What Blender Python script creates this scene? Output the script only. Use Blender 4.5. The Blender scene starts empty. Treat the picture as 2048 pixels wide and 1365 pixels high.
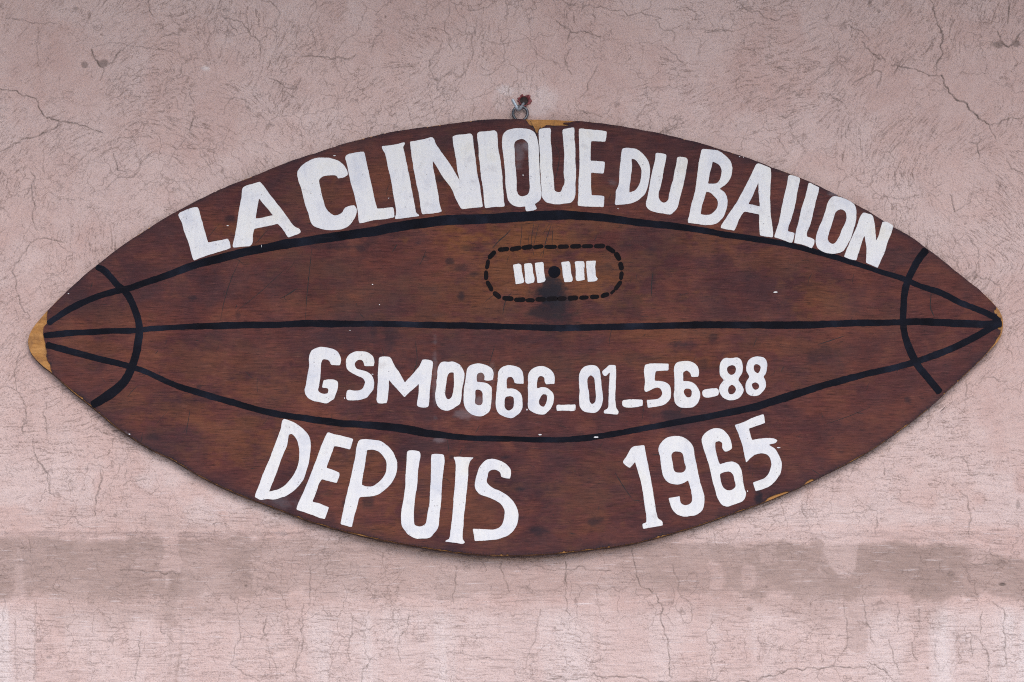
import bpy, math, random
import numpy as np
from mathutils import Vector
from mathutils.geometry import tessellate_polygon, delaunay_2d_cdt

random.seed(7)
rng = np.random.default_rng(11)
scene = bpy.context.scene
col = scene.collection

# ------------------------------------------------------------------ camera
# The sign is drawn at 1 mm per unit of its own sheet: u to the right, v down, the middle of the sheet at (1024, 682.5).
YF = -0.0145                      # front of the sign's face veneer (the wall plane is y = 0)
DIST = 5.2                       # camera to sign face
CX, CZ = -0.60, -1.90            # the photographer stands a little left of and below the sign
cam_data = bpy.data.cameras.new('camera')
cam = bpy.data.objects.new('camera', cam_data)
col.objects.link(cam)
cam.location = (CX, YF - DIST, CZ)
cam.rotation_euler = (math.radians(90), 0, 0)
cam_data.sensor_width = 36.0
cam_data.lens = 36.0 * DIST / 2.048
cam_data.shift_x = -CX / 2.048
cam_data.shift_y = -CZ / 2.048
cam_data.clip_end = 100
scene.camera = cam

# ------------------------------------------------------------------ sky, sun, exposure
SUN_EL, SUN_AZ = 44.0, 8.0      # overcast daylight, brightest part high in front of the wall
world = bpy.data.worlds.new('World')
scene.world = world
world.use_nodes = True
wn = world.node_tree.nodes
wl = world.node_tree.links
wn.clear()
sky = wn.new('ShaderNodeTexSky')
sky.sky_type = 'NISHITA'
sky.sun_disc = False
sky.sun_elevation = math.radians(SUN_EL)
sky.sun_rotation = math.radians(180 - SUN_AZ)
sky.air_density = 0.9
sky.dust_density = 1.2
sky.ozone_density = 1.0
bg = wn.new('ShaderNodeBackground')
bg.inputs['Strength'].default_value = 0.14
wo = wn.new('ShaderNodeOutputWorld')
wl.new(sky.outputs[0], bg.inputs[0])
wl.new(bg.outputs[0], wo.inputs[0])

sun_data = bpy.data.lights.new('sun', 'SUN')
sun_data.energy = 1.2
sun_data.angle = math.radians(45)
sun_data.color = (1.0, 0.945, 0.895)
sun = bpy.data.objects.new('sun', sun_data)
col.objects.link(sun)
_e, _a = math.radians(SUN_EL), math.radians(SUN_AZ)
to_sun = Vector((math.sin(_a) * math.cos(_e), -math.cos(_a) * math.cos(_e), math.sin(_e)))
sun.rotation_euler = to_sun.to_track_quat('Z', 'Y').to_euler()
sun.location = to_sun * 8

scene.view_settings.view_transform = 'Standard'
scene.view_settings.look = 'None'
scene.view_settings.gamma = 1.0
scene.view_settings.use_curve_mapping = False
scene.view_settings.exposure = 0.58
scene.render.engine = 'CYCLES'
scene.cycles.use_denoising = False
scene.cycles.filter_width = 1.1
scene.cycles.sampling_pattern = 'TABULATED_SOBOL'
scene.cycles.max_bounces = 4
scene.cycles.diffuse_bounces = 3
scene.cycles.caustics_reflective = False
scene.cycles.caustics_refractive = False
scene.cycles.denoiser = 'OPENIMAGEDENOISE'
scene.cycles.denoising_input_passes = 'RGB_ALBEDO_NORMAL'
scene.cycles.denoising_prefilter = 'ACCURATE'

# ------------------------------------------------------------------ helpers
def U(p):
    """sheet (u, v) -> X, Z on the sign face"""
    return ((p[0] - 1024.0) / 1000.0, (682.5 - p[1]) / 1000.0)

WK = (DIST - YF) / DIST          # the wall lies a little behind the sign face
def to_wall(u, v):
    x = (np.asarray(u, float) - 1024.0) / 1000.0
    z = (682.5 - np.asarray(v, float)) / 1000.0
    return CX + (x - CX) * WK, CZ + (z - CZ) * WK
def from_wall(x, z):
    return (CX + (x - CX) / WK) * 1000 + 1024, 682.5 - (CZ + (z - CZ) / WK) * 1000

def link(o, parent=None):
    col.objects.link(o)
    if parent is not None:
        o.parent = parent
    return o

def mesh_obj(name, verts, faces, mats, parent=None, smooth=False, mat_idx=None):
    me = bpy.data.meshes.new(name)
    me.from_pydata([tuple(map(float, v)) for v in verts], [], faces)
    for m in (mats if isinstance(mats, (list, tuple)) else [mats]):
        me.materials.append(m)
    if mat_idx is not None:
        me.polygons.foreach_set('material_index', mat_idx)
    if smooth:
        me.polygons.foreach_set('use_smooth', [True] * len(me.polygons))
    me.update()
    return link(bpy.data.objects.new(name, me), parent)

def smooth_loop(pts, closed=True, step=1.4, corner=62.0, blur=1.1, rough=0.45, seed=0):
    """centripetal Catmull-Rom through hand-set points, sharp turns kept, then softened and roughened like a brush edge"""
    P = [np.array(p, float) for p in pts]
    n = len(P)
    def turn(i):
        a, b, c = P[(i - 1) % n], P[i], P[(i + 1) % n]
        d1, d2 = b - a, c - b
        ang = math.degrees(math.atan2(d1[0] * d2[1] - d1[1] * d2[0], float(d1 @ d2)))
        return abs(ang)
    sharp = [turn(i) > corner for i in range(n)]
    out = []
    segs = n if closed else n - 1
    for i in range(segs):
        p1, p2 = P[i], P[(i + 1) % n]
        if sharp[i] or (not closed and i == 0):
            p0 = 2 * p1 - p2
        else:
            p0 = P[i - 1]
        if sharp[(i + 1) % n] or (not closed and i == n - 2):
            p3 = 2 * p2 - p1
        else:
            p3 = P[(i + 2) % n]
        t0 = 0.0
        t1 = t0 + max(np.linalg.norm(p1 - p0), 1e-4) ** 0.5
        t2 = t1 + max(np.linalg.norm(p2 - p1), 1e-4) ** 0.5
        t3 = t2 + max(np.linalg.norm(p3 - p2), 1e-4) ** 0.5
        k = max(2, int(np.linalg.norm(p2 - p1) / step))
        for j in range(k):
            t = t1 + (t2 - t1) * j / k
            A1 = (t1 - t) / (t1 - t0) * p0 + (t - t0) / (t1 - t0) * p1
            A2 = (t2 - t) / (t2 - t1) * p1 + (t - t1) / (t2 - t1) * p2
            A3 = (t3 - t) / (t3 - t2) * p2 + (t - t2) / (t3 - t2) * p3
            B1 = (t2 - t) / (t2 - t0) * A1 + (t - t0) / (t2 - t0) * A2
            B2 = (t3 - t) / (t3 - t1) * A2 + (t - t1) / (t3 - t1) * A3
            out.append((t2 - t) / (t2 - t1) * B1 + (t - t1) / (t2 - t1) * B2)
    if not closed:
        out.append(P[-1])
        return np.array(out)
    Q = np.array(out)
    for _ in range(int(round(blur * 2))):
        Q = 0.25 * np.roll(Q, 1, 0) + 0.5 * Q + 0.25 * np.roll(Q, -1, 0)
    if rough > 0:
        r = np.random.default_rng(seed + len(Q) * 13)
        w = r.normal(size=len(Q))
        w2 = r.normal(size=len(Q))
        for _ in range(3):
            w = 0.25 * np.roll(w, 1) + 0.5 * w + 0.25 * np.roll(w, -1)
        for _ in range(22):
            w2 = 0.25 * np.roll(w2, 1) + 0.5 * w2 + 0.25 * np.roll(w2, -1)
        T = np.roll(Q, -1, 0) - np.roll(Q, 1, 0)
        N = np.stack([T[:, 1], -T[:, 0]], 1) / (np.linalg.norm(T, axis=1, keepdims=True) + 1e-9)
        Q = Q + N * (w * rough * 0.6 + w2 * rough * 1.6)[:, None]
    return Q

def plate(name, loops, y_back, y_front, mat, parent, smooth_side=False):
    """a flat layer (outer loop and holes, sheet units) with a front face and side walls"""
    verts, faces, tri_in, idx = [], [], [], []
    for L in loops:
        tri_in.append([Vector((U(p)[0], U(p)[1], 0)) for p in L])
    flat = [v for L in tri_in for v in L]
    n = len(flat)
    verts = [(v.x, y_front, v.y) for v in flat] + [(v.x, y_back, v.y) for v in flat]
    for t in tessellate_polygon(tri_in):
        a, b, c = (flat[i] for i in t)
        if (b.x - a.x) * (c.y - a.y) - (b.y - a.y) * (c.x - a.x) < 0:
            t = (t[0], t[2], t[1])
        faces.append(tuple(t))                # seen from -y: x right, z up -> counter-clockwise faces -y
    s = 0
    for L in tri_in:
        m = len(L)
        for i in range(m):
            j = (i + 1) % m
            faces.append((s + i, s + j, n + s + j, n + s + i))
        s += m
    return mesh_obj(name, verts, faces, mat, parent)

# ------------------------------------------------------------------ materials
def new_mat(name):
    m = bpy.data.materials.new(name)
    m.use_nodes = True
    nt = m.node_tree
    b = nt.nodes['Principled BSDF']
    return m, nt, b
def N(nt, kind, **kw):
    n = nt.nodes.new(kind)
    for k, v in kw.items():
        if k in n.inputs:
            n.inputs[k].default_value = v
        else:
            setattr(n, k, v)
    return n
def mapping(nt, scale, loc=(0, 0, 0), coord='Object', rot=(0, 0, 0)):
    tc = N(nt, 'ShaderNodeTexCoord')
    mp = N(nt, 'ShaderNodeMapping')
    mp.inputs['Scale'].default_value = scale
    mp.inputs['Location'].default_value = loc
    mp.inputs['Rotation'].default_value = rot
    nt.links.new(tc.outputs[coord], mp.inputs[0])
    return mp.outputs[0]
def noise(nt, vec, scale, detail=4, rough=0.55, dist=0.0):
    n = N(nt, 'ShaderNodeTexNoise')
    n.inputs['Scale'].default_value = scale
    n.inputs['Detail'].default_value = detail
    n.inputs['Roughness'].default_value = rough
    n.inputs['Distortion'].default_value = dist
    nt.links.new(vec, n.inputs['Vector'])
    return n.outputs[0]
def ramp(nt, val, stops, interp='LINEAR'):
    r = N(nt, 'ShaderNodeValToRGB')
    r.color_ramp.interpolation = interp
    e = r.color_ramp.elements
    while len(e) < len(stops):
        e.new(0.5)
    for el, (p, c) in zip(e, stops):
        el.position = p
        el.color = c if len(c) == 4 else (*c, 1)
    nt.links.new(val, r.inputs[0])
    return r.outputs[0]
def g(v):
    return (v, v, v, 1)
def mix(nt, fac, a, b, mode='MIX'):
    m = N(nt, 'ShaderNodeMix', data_type='RGBA', blend_type=mode)
    for sock, v in ((m.inputs[0], fac), (m.inputs[6], a), (m.inputs[7], b)):
        if hasattr(v, 'links'):
            nt.links.new(v, sock)
        else:
            sock.default_value = v if not isinstance(v, tuple) or len(v) == 4 else (*v, 1)
    return m.outputs[2]
def math_n(nt, op, a, b=None, clamp=False):
    m = N(nt, 'ShaderNodeMath', operation=op, use_clamp=clamp)
    for sock, v in ((m.inputs[0], a), (m.inputs[1], b)):
        if v is None:
            continue
        if hasattr(v, 'links'):
            nt.links.new(v, sock)
        else:
            sock.default_value = v
    return m.outputs[0]
def bump(nt, height, strength, dist, normal=None):
    b = N(nt, 'ShaderNodeBump')
    b.inputs['Strength'].default_value = strength
    b.inputs['Distance'].default_value = dist
    nt.links.new(height, b.inputs['Height'])
    if normal is not None:
        nt.links.new(normal, b.inputs['Normal'])
    return b.outputs[0]
def attr(nt, name):
    a = N(nt, 'ShaderNodeAttribute', attribute_name=name)
    s = N(nt, 'ShaderNodeSeparateColor')
    nt.links.new(a.outputs['Color'], s.inputs[0])
    return s.outputs[0], s.outputs[1], s.outputs[2], a.outputs['Alpha']

def make_plaster():
    m, nt, b = new_mat('pink_lime_plaster')
    crack, stain_shade, hair, pale = attr(nt, 'wear')
    red, dirt, lowz, _ = attr(nt, 'tint')
    v = mapping(nt, (1, 1, 1))
    big, gate1, gate2, mid = attr(nt, 'tone')
    fine = noise(nt, v, 420.0, 2, 0.7)
    # hairline craquelure: cell borders bent by noise, alive only in patches
    def craze(scale, warp, wscale, thin, gate, off):
        nz = N(nt, 'ShaderNodeTexNoise'); nz.inputs['Scale'].default_value = wscale; nz.inputs['Detail'].default_value = 2; nz.inputs['Roughness'].default_value = 0.7
        nt.links.new(v, nz.inputs['Vector'])
        sub = N(nt, 'ShaderNodeVectorMath', operation='MULTIPLY_ADD')
        nt.links.new(nz.outputs['Color'], sub.inputs[0])
        sub.inputs[1].default_value = (warp, warp, warp)
        nt.links.new(mapping(nt, (1, 1, 1), off), sub.inputs[2])
        vo = N(nt, 'ShaderNodeTexVoronoi', feature='DISTANCE_TO_EDGE'); vo.inputs['Scale'].default_value = scale
        nt.links.new(sub.outputs[0], vo.inputs['Vector'])
        line = ramp(nt, vo.outputs['Distance'], [(0.0, g(1.0)), (thin, g(0.0))])
        return math_n(nt, 'MULTIPLY', line, gate)
    cz1 = craze(17.0, 0.045, 26.0, 0.022, gate1, (3.1, 0, 1.7))
    cz2 = craze(52.0, 0.018, 70.0, 0.040, gate2, (7.7, 0, 2.3))
    streak = noise(nt, mapping(nt, (18.0, 1, 260.0)), 1.0, 2, 0.65, 0.5)
    c = ramp(nt, big, [(0.30, (0.606, 0.416, 0.372)), (0.5, (0.626, 0.436, 0.390)), (0.72, (0.640, 0.454, 0.408))])
    c = mix(nt, ramp(nt, mid, [(0.25, g(0.0)), (0.75, g(0.40))]), c, (0.672, 0.516, 0.478))
    c = mix(nt, math_n(nt, 'MULTIPLY', red, 0.14), c, (0.47, 0.285, 0.255))
    c = mix(nt, math_n(nt, 'MULTIPLY', pale, 0.80), c, (0.755, 0.648, 0.622))
    c = mix(nt, math_n(nt, 'MULTIPLY', stain_shade, 0.84), c, (0.315, 0.222, 0.190))  # damp and the band's painted shading in one colour
    c = mix(nt, math_n(nt, 'MULTIPLY', lowz, ramp(nt, streak, [(0.60, g(0.0)), (0.78, g(0.55))])), c, (0.80, 0.70, 0.69))
    c = mix(nt, math_n(nt, 'MULTIPLY', lowz, ramp(nt, streak, [(0.28, g(0.62)), (0.42, g(0.0))])), c, (0.30, 0.215, 0.195))
    c = mix(nt, ramp(nt, fine, [(0.34, g(0.50)), (0.46, g(0.0))]), c, (0.33, 0.235, 0.215))
    c = mix(nt, math_n(nt, 'MULTIPLY', hair, 0.80), c, (0.20, 0.135, 0.115))
    c = mix(nt, math_n(nt, 'MULTIPLY', math_n(nt, 'MAXIMUM', math_n(nt, 'MULTIPLY', cz1, 0.60), math_n(nt, 'MULTIPLY', cz2, 0.62)), 0.85), c, (0.18, 0.125, 0.108))
    c = mix(nt, math_n(nt, 'MULTIPLY', dirt, 0.85), c, (0.135, 0.105, 0.088))
    c = mix(nt, math_n(nt, 'MULTIPLY', crack, 0.92), c, (0.115, 0.088, 0.076))
    nt.links.new(c, b.inputs['Base Color'])
    b.inputs['Roughness'].default_value = 0.93
    b.inputs['Specular IOR Level'].default_value = 0.15
    h = math_n(nt, 'MULTIPLY', fine, 0.5)
    h = math_n(nt, 'ADD', h, math_n(nt, 'MULTIPLY', streak, math_n(nt, 'MULTIPLY', lowz, 0.7)))
    nt.links.new(bump(nt, h, 0.6, 0.0024), b.inputs['Normal'])
    return m

def make_veneer():
    m, nt, b = new_mat('varnished_brown_veneer')
    dark, white, orange, grime = attr(nt, 'wear')
    v4 = mapping(nt, (1, 1, 1))
    # the grain wanders: shift the long coordinate by a slow noise
    wav = noise(nt, mapping(nt, (2.2, 1, 5.0)), 1.0, 3, 0.5)
    def grainvec(sx, sz, bend):
        tc = N(nt, 'ShaderNodeTexCoord')
        sp = N(nt, 'ShaderNodeSeparateXYZ'); nt.links.new(tc.outputs['Object'], sp.inputs[0])
        z = math_n(nt, 'ADD', sp.outputs[2], math_n(nt, 'MULTIPLY', wav, bend))
        cb = N(nt, 'ShaderNodeCombineXYZ')
        nt.links.new(math_n(nt, 'MULTIPLY', sp.outputs[0], sx), cb.inputs[0])
        nt.links.new(math_n(nt, 'MULTIPLY', z, sz), cb.inputs[2])
        return cb.outputs[0]
    cloud = noise(nt, mapping(nt, (1.0, 1, 1.9)), 5.0, 6, 0.62, 0.6)
    patch = noise(nt, mapping(nt, (1.0, 1, 1.6)), 13.0, 5, 0.62, 0.5)
    grain = noise(nt, grainvec(16.0, 240.0, 0.05), 1.0, 4, 0.62, 0.15)
    pores = noise(nt, grainvec(48.0, 620.0, 0.05), 1.0, 2, 0.6)
    c = ramp(nt, cloud, [(0.30, (0.050, 0.0165, 0.0205)), (0.45, (0.088, 0.0255, 0.0245)), (0.58, (0.120, 0.0345, 0.0262)), (0.76, (0.156, 0.0465, 0.0290))])
    c = mix(nt, ramp(nt, patch, [(0.34, g(0.55)), (0.52, g(0.0))]), c, (0.050, 0.0205, 0.0240))
    c = mix(nt, ramp(nt, patch, [(0.53, g(0.0)), (0.72, g(0.55))]), c, (0.182, 0.0610, 0.0340))
    c = mix(nt, math_n(nt, 'MULTIPLY', orange, 0.92), c, (0.192, 0.0680, 0.0225))
    c = mix(nt, 1.0, c, ramp(nt, grain, [(0.28, g(0.62)), (0.5, g(1.0)), (0.72, g(1.25))]), 'MULTIPLY')
    c = mix(nt, ramp(nt, pores, [(0.30, g(0.75)), (0.45, g(0.0))]), c, (0.020, 0.0085, 0.0090))
    c = mix(nt, ramp(nt, pores, [(0.58, g(0.0)), (0.75, g(0.40))]), c, (0.250, 0.1050, 0.0750))
    c = mix(nt, math_n(nt, 'MULTIPLY', grime, 0.85), c, (0.034, 0.0190, 0.0260))
    c = mix(nt, math_n(nt, 'MULTIPLY', dark, 0.95), c, (0.0095, 0.0095, 0.0165))
    c = mix(nt, math_n(nt, 'MULTIPLY', white, 0.5), c, (0.42, 0.40, 0.44))
    nt.links.new(c, b.inputs['Base Color'])
    r = ramp(nt, noise(nt, v4, 14.0, 4, 0.6), [(0.3, g(0.52)), (0.7, g(0.70))])
    nt.links.new(r, b.inputs['Roughness'])
    b.inputs['Specular IOR Level'].default_value = 0.13
    h = math_n(nt, 'ADD', grain, math_n(nt, 'MULTIPLY', pores, 0.8))
    nt.links.new(bump(nt, h, 0.35, 0.0006), b.inputs['Normal'])
    return m

def make_core():
    m, nt, b = new_mat('raw_yellow_wood')
    v2 = mapping(nt, (14.0, 1, 110.0), rot=(0, 0.5, 0))
    v4 = mapping(nt, (1, 1, 1))
    grain = noise(nt, v2, 1.0, 5, 0.62, 0.4)
    c = ramp(nt, grain, [(0.25, (0.20, 0.078, 0.022)), (0.45, (0.41, 0.180, 0.042)), (0.75, (0.54, 0.265, 0.080))])
    c = mix(nt, ramp(nt, noise(nt, v4, 40, 4, 0.65), [(0.50, g(0.0)), (0.70, g(0.70))]), c, (0.16, 0.070, 0.028))
    nt.links.new(c, b.inputs['Base Color'])
    b.inputs['Roughness'].default_value = 0.75
    nt.links.new(bump(nt, grain, 0.9, 0.003), b.inputs['Normal'])
    return m

def make_edge():
    m, nt, b = new_mat('dirty_plywood_edge')
    v = mapping(nt, (1, 1, 1))
    c = ramp(nt, noise(nt, v, 60, 4, 0.6), [(0.35, (0.034, 0.018, 0.013)), (0.55, (0.075, 0.038, 0.023)), (0.72, (0.24, 0.125, 0.055))])
    nt.links.new(c, b.inputs['Base Color'])
    b.inputs['Roughness'].default_value = 0.8
    nt.links.new(bump(nt, noise(nt, v, 300, 3), 0.5, 0.001), b.inputs['Normal'])
    return m

def make_white():
    m, nt, b = new_mat('white_brush_paint')
    v = mapping(nt, (1, 1, 1))
    vs = mapping(nt, (150.0, 1, 28.0), rot=(0, 0.12, 0))
    patch = noise(nt, v, 16.0, 5, 0.6)
    c = ramp(nt, patch, [(0.30, (0.63, 0.635, 0.68)), (0.44, (0.745, 0.735, 0.745)), (0.60, (0.775, 0.76, 0.74)), (0.74, (0.74, 0.705, 0.645))])
    brush = noise(nt, vs, 1.0, 3, 0.6)
    c = mix(nt, ramp(nt, brush, [(0.30, g(0.28)), (0.50, g(0.0))]), c, (0.55, 0.55, 0.60))
    worn = noise(nt, v, 34.0, 6, 0.7)
    c = mix(nt, ramp(nt, worn, [(0.57, g(0.0)), (0.74, g(0.55))]), c, (0.44, 0.41, 0.42))
    c = mix(nt, ramp(nt, noise(nt, mapping(nt, (60.0, 1, 25.0), (4, 0, 2)), 1.0, 5, 0.7), [(0.68, g(0.0)), (0.80, g(0.65))]), c, (0.36, 0.27, 0.25))
    sp = N(nt, 'ShaderNodeTexVoronoi')
    sp.inputs['Scale'].default_value = 130.0
    nt.links.new(v, sp.inputs['Vector'])
    gate = ramp(nt, noise(nt, v, 50.0, 3, 0.6), [(0.50, g(0.0)), (0.60, g(1.0))])
    dots = math_n(nt, 'MULTIPLY', ramp(nt, sp.outputs['Distance'], [(0.10, g(0.75)), (0.20, g(0.0))]), gate)
    c = mix(nt, dots, c, (0.26, 0.24, 0.25))
    nt.links.new(c, b.inputs['Base Color'])
    b.inputs['Roughness'].default_value = 0.55
    b.inputs['Specular IOR Level'].default_value = 0.3
    h = math_n(nt, 'ADD', math_n(nt, 'MULTIPLY', brush, 0.6), noise(nt, v, 160.0, 3, 0.6))
    nt.links.new(bump(nt, h, 0.35, 0.0007), b.inputs['Normal'])
    return m

def make_black():
    m, nt, b = new_mat('blue_black_paint')
    v = mapping(nt, (1, 1, 1))
    vs = mapping(nt, (12.0, 1, 190.0))
    c = ramp(nt, noise(nt, v, 13.0, 5, 0.6), [(0.32, (0.0050, 0.0048, 0.0075)), (0.55, (0.0090, 0.0098, 0.0160)), (0.72, (0.0170, 0.0200, 0.0330))])
    c = mix(nt, ramp(nt, noise(nt, vs, 1.0, 4, 0.65), [(0.58, g(0.0)), (0.80, g(0.30))]), c, (0.060, 0.040, 0.040))
    nt.links.new(c, b.inputs['Base Color'])
    b.inputs['Roughness'].default_value = 0.75
    b.inputs['Specular IOR Level'].default_value = 0.06
    nt.links.new(bump(nt, noise(nt, vs, 1.0, 4), 0.25, 0.0005), b.inputs['Normal'])
    return m

def make_thin_black():
    m, nt, b = new_mat('thin_black_stitch_paint')
    v = mapping(nt, (1, 1, 1))
    oi = N(nt, 'ShaderNodeObjectInfo')
    f = math_n(nt, 'MULTIPLY', oi.outputs['Random'], 0.28)
    c = mix(nt, f, (0.0035, 0.0032, 0.0050), (0.022, 0.012, 0.013))
    c = mix(nt, ramp(nt, noise(nt, v, 120.0, 4, 0.65), [(0.55, g(0.0)), (0.75, g(0.28))]), c, (0.026, 0.013, 0.013))
    nt.links.new(c, b.inputs['Base Color'])
    b.inputs['Roughness'].default_value = 0.6
    b.inputs['Specular IOR Level'].default_value = 0.06
    return m

def make_plain(name, colr, rough=0.6, metal=0.0, scale=200.0, var=0.3):
    m, nt, b = new_mat(name)
    v = mapping(nt, (1, 1, 1))
    n = noise(nt, v, scale, 4, 0.6)
    lo = tuple(x * (1 - var) for x in colr)
    hi = tuple(min(1, x * (1 + var)) for x in colr)
    nt.links.new(ramp(nt, n, [(0.3, lo), (0.7, hi)]), b.inputs['Base Color'])
    b.inputs['Roughness'].default_value = rough
    b.inputs['Metallic'].default_value = metal
    nt.links.new(bump(nt, n, 0.3, 0.0006), b.inputs['Normal'])
    return m

M_PLASTER = make_plaster()
M_VENEER = make_veneer()
M_CORE = make_core()
M_EDGE = make_edge()
M_WHITE = make_white()
M_BLACK = make_black()
M_STITCH = make_thin_black()
M_SCRATCH = make_plain('dark_scratch', (0.014, 0.008, 0.009), 0.8)
M_ZINC = make_plain('galvanised_steel', (0.50, 0.56, 0.62), 0.42, 0.6, 300.0, 0.2)
M_DULL = make_plain('dull_steel', (0.115, 0.118, 0.13), 0.42, 0.8, 260.0, 0.45)
M_RED = make_plain('red_plastic', (0.235, 0.058, 0.060), 0.6, 0.0, 170.0, 0.6)
M_HOLE_SHADE = make_plain('hole_shade', (0.035, 0.022, 0.020), 0.9)  # dark colour for the shade inside the plug
M_BOUNCE = make_plain('pale_bounce_sheet', (0.46, 0.43, 0.42), 0.9, 0.0, 3.0, 0.12)
M_CONC = make_plain('grey_concrete', (0.34, 0.30, 0.28), 0.9, 0.0, 9.0, 0.15)

# ------------------------------------------------------------------ sign outline (sheet units)
OUT_TOP = [(95,620.5),(137,579.5),(173,547),(191,533),(232.8,500),(287,463),(340,430.4),(369,414.8),(398.6,399),(428,384.5),(457,371.8),
 (484.5,361),(515.8,348.4),(554.8,332.7),(594,318),(633,305.4),(672,292.4),(708.8,281.8),(757.7,269.3),(804.5,260.5),(855,253.7),(902,247.4),
 (959,240.5),(1000,238.4),(1041.5,238),(1078.5,239),(1107,239.6),(1144,241),(1164.6,242.7),(1205.6,247),(1246.7,253),(1287.7,260.5),(1328.7,268.7),(1375,280),
 (1410.4,288.8),(1447,300.5),(1483.7,312),(1520,324.9),(1541.6,334),(1576.7,346.4),(1606,358),(1635,370.8),(1664.6,385.4),(1703.7,404),
 (1744.7,427.4),(1787.7,454.8),(1817,470.5),(1857,499.5),(1890,524),(1923.6,552),(1959.5,580),(1995.4,616)]
OUT_RIGHT = [(2005,634),(2007,649.5),(2004,667.4)]
OUT_BOTTOM = [(1998,680),(1975,706),(1946.7,734),(1903,775),(1854,820),(1800,861),(1742.8,899.5),(1686.6,931.5),(1652.5,948),(1584,981.5),(1516,1009),
 (1448,1033),(1400,1050),(1332,1070.5),(1264,1087.5),(1178.5,1099.5),(1110,1107),(1042,1110.3),(973,1110),(905,1103.7),(837,1093),(768,1080.5),(700,1065),
 (652,1052),(615,1040.5),(576,1025.5),(547,1015),(500,997),(478.5,989),(410,957),(342,917.5),(297,895.5),(222,845.5),(196.4,823.5),(176,807),(142.6,780.5),(104,745)]
OUT_LEFT = [(86,732),(69.5,715),(59,700),(55.4,683),(58,670.5),(65.6,656),(78.5,640)]
CORE_PTS = OUT_TOP + OUT_RIGHT + OUT_BOTTOM + OUT_LEFT
core_loop = smooth_loop(CORE_PTS, step=3.0, corner=80, rough=0.35, seed=1)

# the face veneer is broken away at both tips, at the top and at a few places along the lower edge
chip_left = [(105,747),(101.5,738.5),(100,728),(96,723.5),(92.6,713),(93.6,704),(92.2,695),(88.7,679.5),(86,669),(87.5,654),(95,646),(93.5,634),(95.5,621)]
chip_top = [(1051,239.3),(1054,243),(1058,249),(1065,253),(1067.5,258),(1071,264.7),(1074.7,266.7),(1076.7,261),(1079.6,256),(1083,256.5),(1089.4,253),(1092,250.8),(1097,250.6),
 (1107,252),(1116.7,251.5),(1136,251.7),(1138,250),(1126.5,247.9),(1127.5,245.7),(1140,245.2),(1148,242.9),(1156,242.2)]
chip_right = [(1993,614.5),(1992,619),(1988,620.5),(1989.5,627.5),(1994,628),(1995,632.5),(2000,636),(2001.5,640.5),(2003.8,643.6),(2004,653),(1995,655),(1996.5,659),(2001.5,660),(2001,667),(1997,673),(1993,679),(1990,686)]
top_a = [p for p in OUT_TOP if p[0] > 96 and p[0] < 1050]
top_b = [p for p in OUT_TOP if p[0] > 1158 and p[0] < 1990]
bot = []
for p in OUT_BOTTOM[1:]:
    bot.append(p)
    if abs(p[0] - 1652.5) < 1: bot += [(1628,960),(1625,958.5),(1612,964.5),(1610,968.5)]
    if abs(p[0] - 1584) < 1: bot += [(1578,983.5),(1572,983),(1560,987.5),(1548,991),(1536,996.5),(1531,1002.5)]
bot = [p for p in bot if p[0] > 108]
vrng = np.random.default_rng(5)
def rough_edge(pts, inset):
    """resample a run of the outline and bite small splinters out of it, towards the sheet's middle"""
    Q = smooth_loop(pts, closed=False, step=3.0, corner=170)
    w = vrng.normal(size=len(Q))
    for _ in range(6):
        w = np.convolve(np.pad(w, 1, mode='edge'), [0.25, 0.5, 0.25], 'valid')
    w = w / w.std()
    bite = (vrng.random(len(Q)) < 0.035) * vrng.uniform(1.0, 3.4, len(Q))
    amt = np.clip(0.35 + 0.45 * w, 0.12, None) * inset + bite * inset * 0.8
    d = np.array([1030.0, 675.0]) - Q
    d[:, 0] *= 0.35
    d /= np.linalg.norm(d, axis=1, keepdims=True)
    return [tuple(q) for q in Q + d * amt[:, None]]
ven_loop = rough_edge(top_a, 0.8)[1:-1] + chip_top + rough_edge(top_b, 0.8)[1:-1] + chip_right + rough_edge(bot, 1.15)[1:-1] + chip_left
ven_loop = np.array(ven_loop)
# drop near-duplicate points
keep = [0]
for i in range(1, len(ven_loop)):
    if np.linalg.norm(ven_loop[i] - ven_loop[keep[-1]]) > 0.5:
        keep.append(i)
ven_loop = ven_loop[keep]

def inside(poly, X, Y):
    r = np.zeros(X.shape, bool)
    x1, y1 = poly[:, 0], poly[:, 1]
    x2, y2 = np.roll(x1, -1), np.roll(y1, -1)
    for a, b, c, d in zip(x1, y1, x2, y2):
        if b == d:
            continue
        cond = ((b > Y) != (d > Y)) & (X < (c - a) * (Y - b) / (d - b) + a)
        r ^= cond
    return r

# ------------------------------------------------------------------ numpy noise and painting
def vnoise(X, Y, cell, seed):
    r = np.random.default_rng(seed)
    gx, gy = X / cell, Y / cell
    x0, y0 = np.floor(gx).astype(np.int32), np.floor(gy).astype(np.int32)
    ox, oy = x0.min(), y0.min()
    L = r.random((x0.max() - ox + 2, y0.max() - oy + 2)).astype(np.float32)
    fx, fy = gx - x0, gy - y0
    fx, fy = fx * fx * (3 - 2 * fx), fy * fy * (3 - 2 * fy)
    x0 -= ox; y0 -= oy
    a = L[x0, y0] * (1 - fx) + L[x0 + 1, y0] * fx
    b = L[x0, y0 + 1] * (1 - fx) + L[x0 + 1, y0 + 1] * fx
    return a * (1 - fy) + b * fy
def fbm(X, Y, cell, seed, octs=4, gain=0.5):
    s = 0; a = 1; t = 0
    for k in range(octs):
        s = s + a * vnoise(X, Y, cell / 2 ** k, seed + 17 * k)
        t += a
        a *= gain
    return s / t
def sstep(x, a, b):
    t = np.clip((x - a) / (b - a), 0, 1)
    return t * t * (3 - 2 * t)

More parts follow.
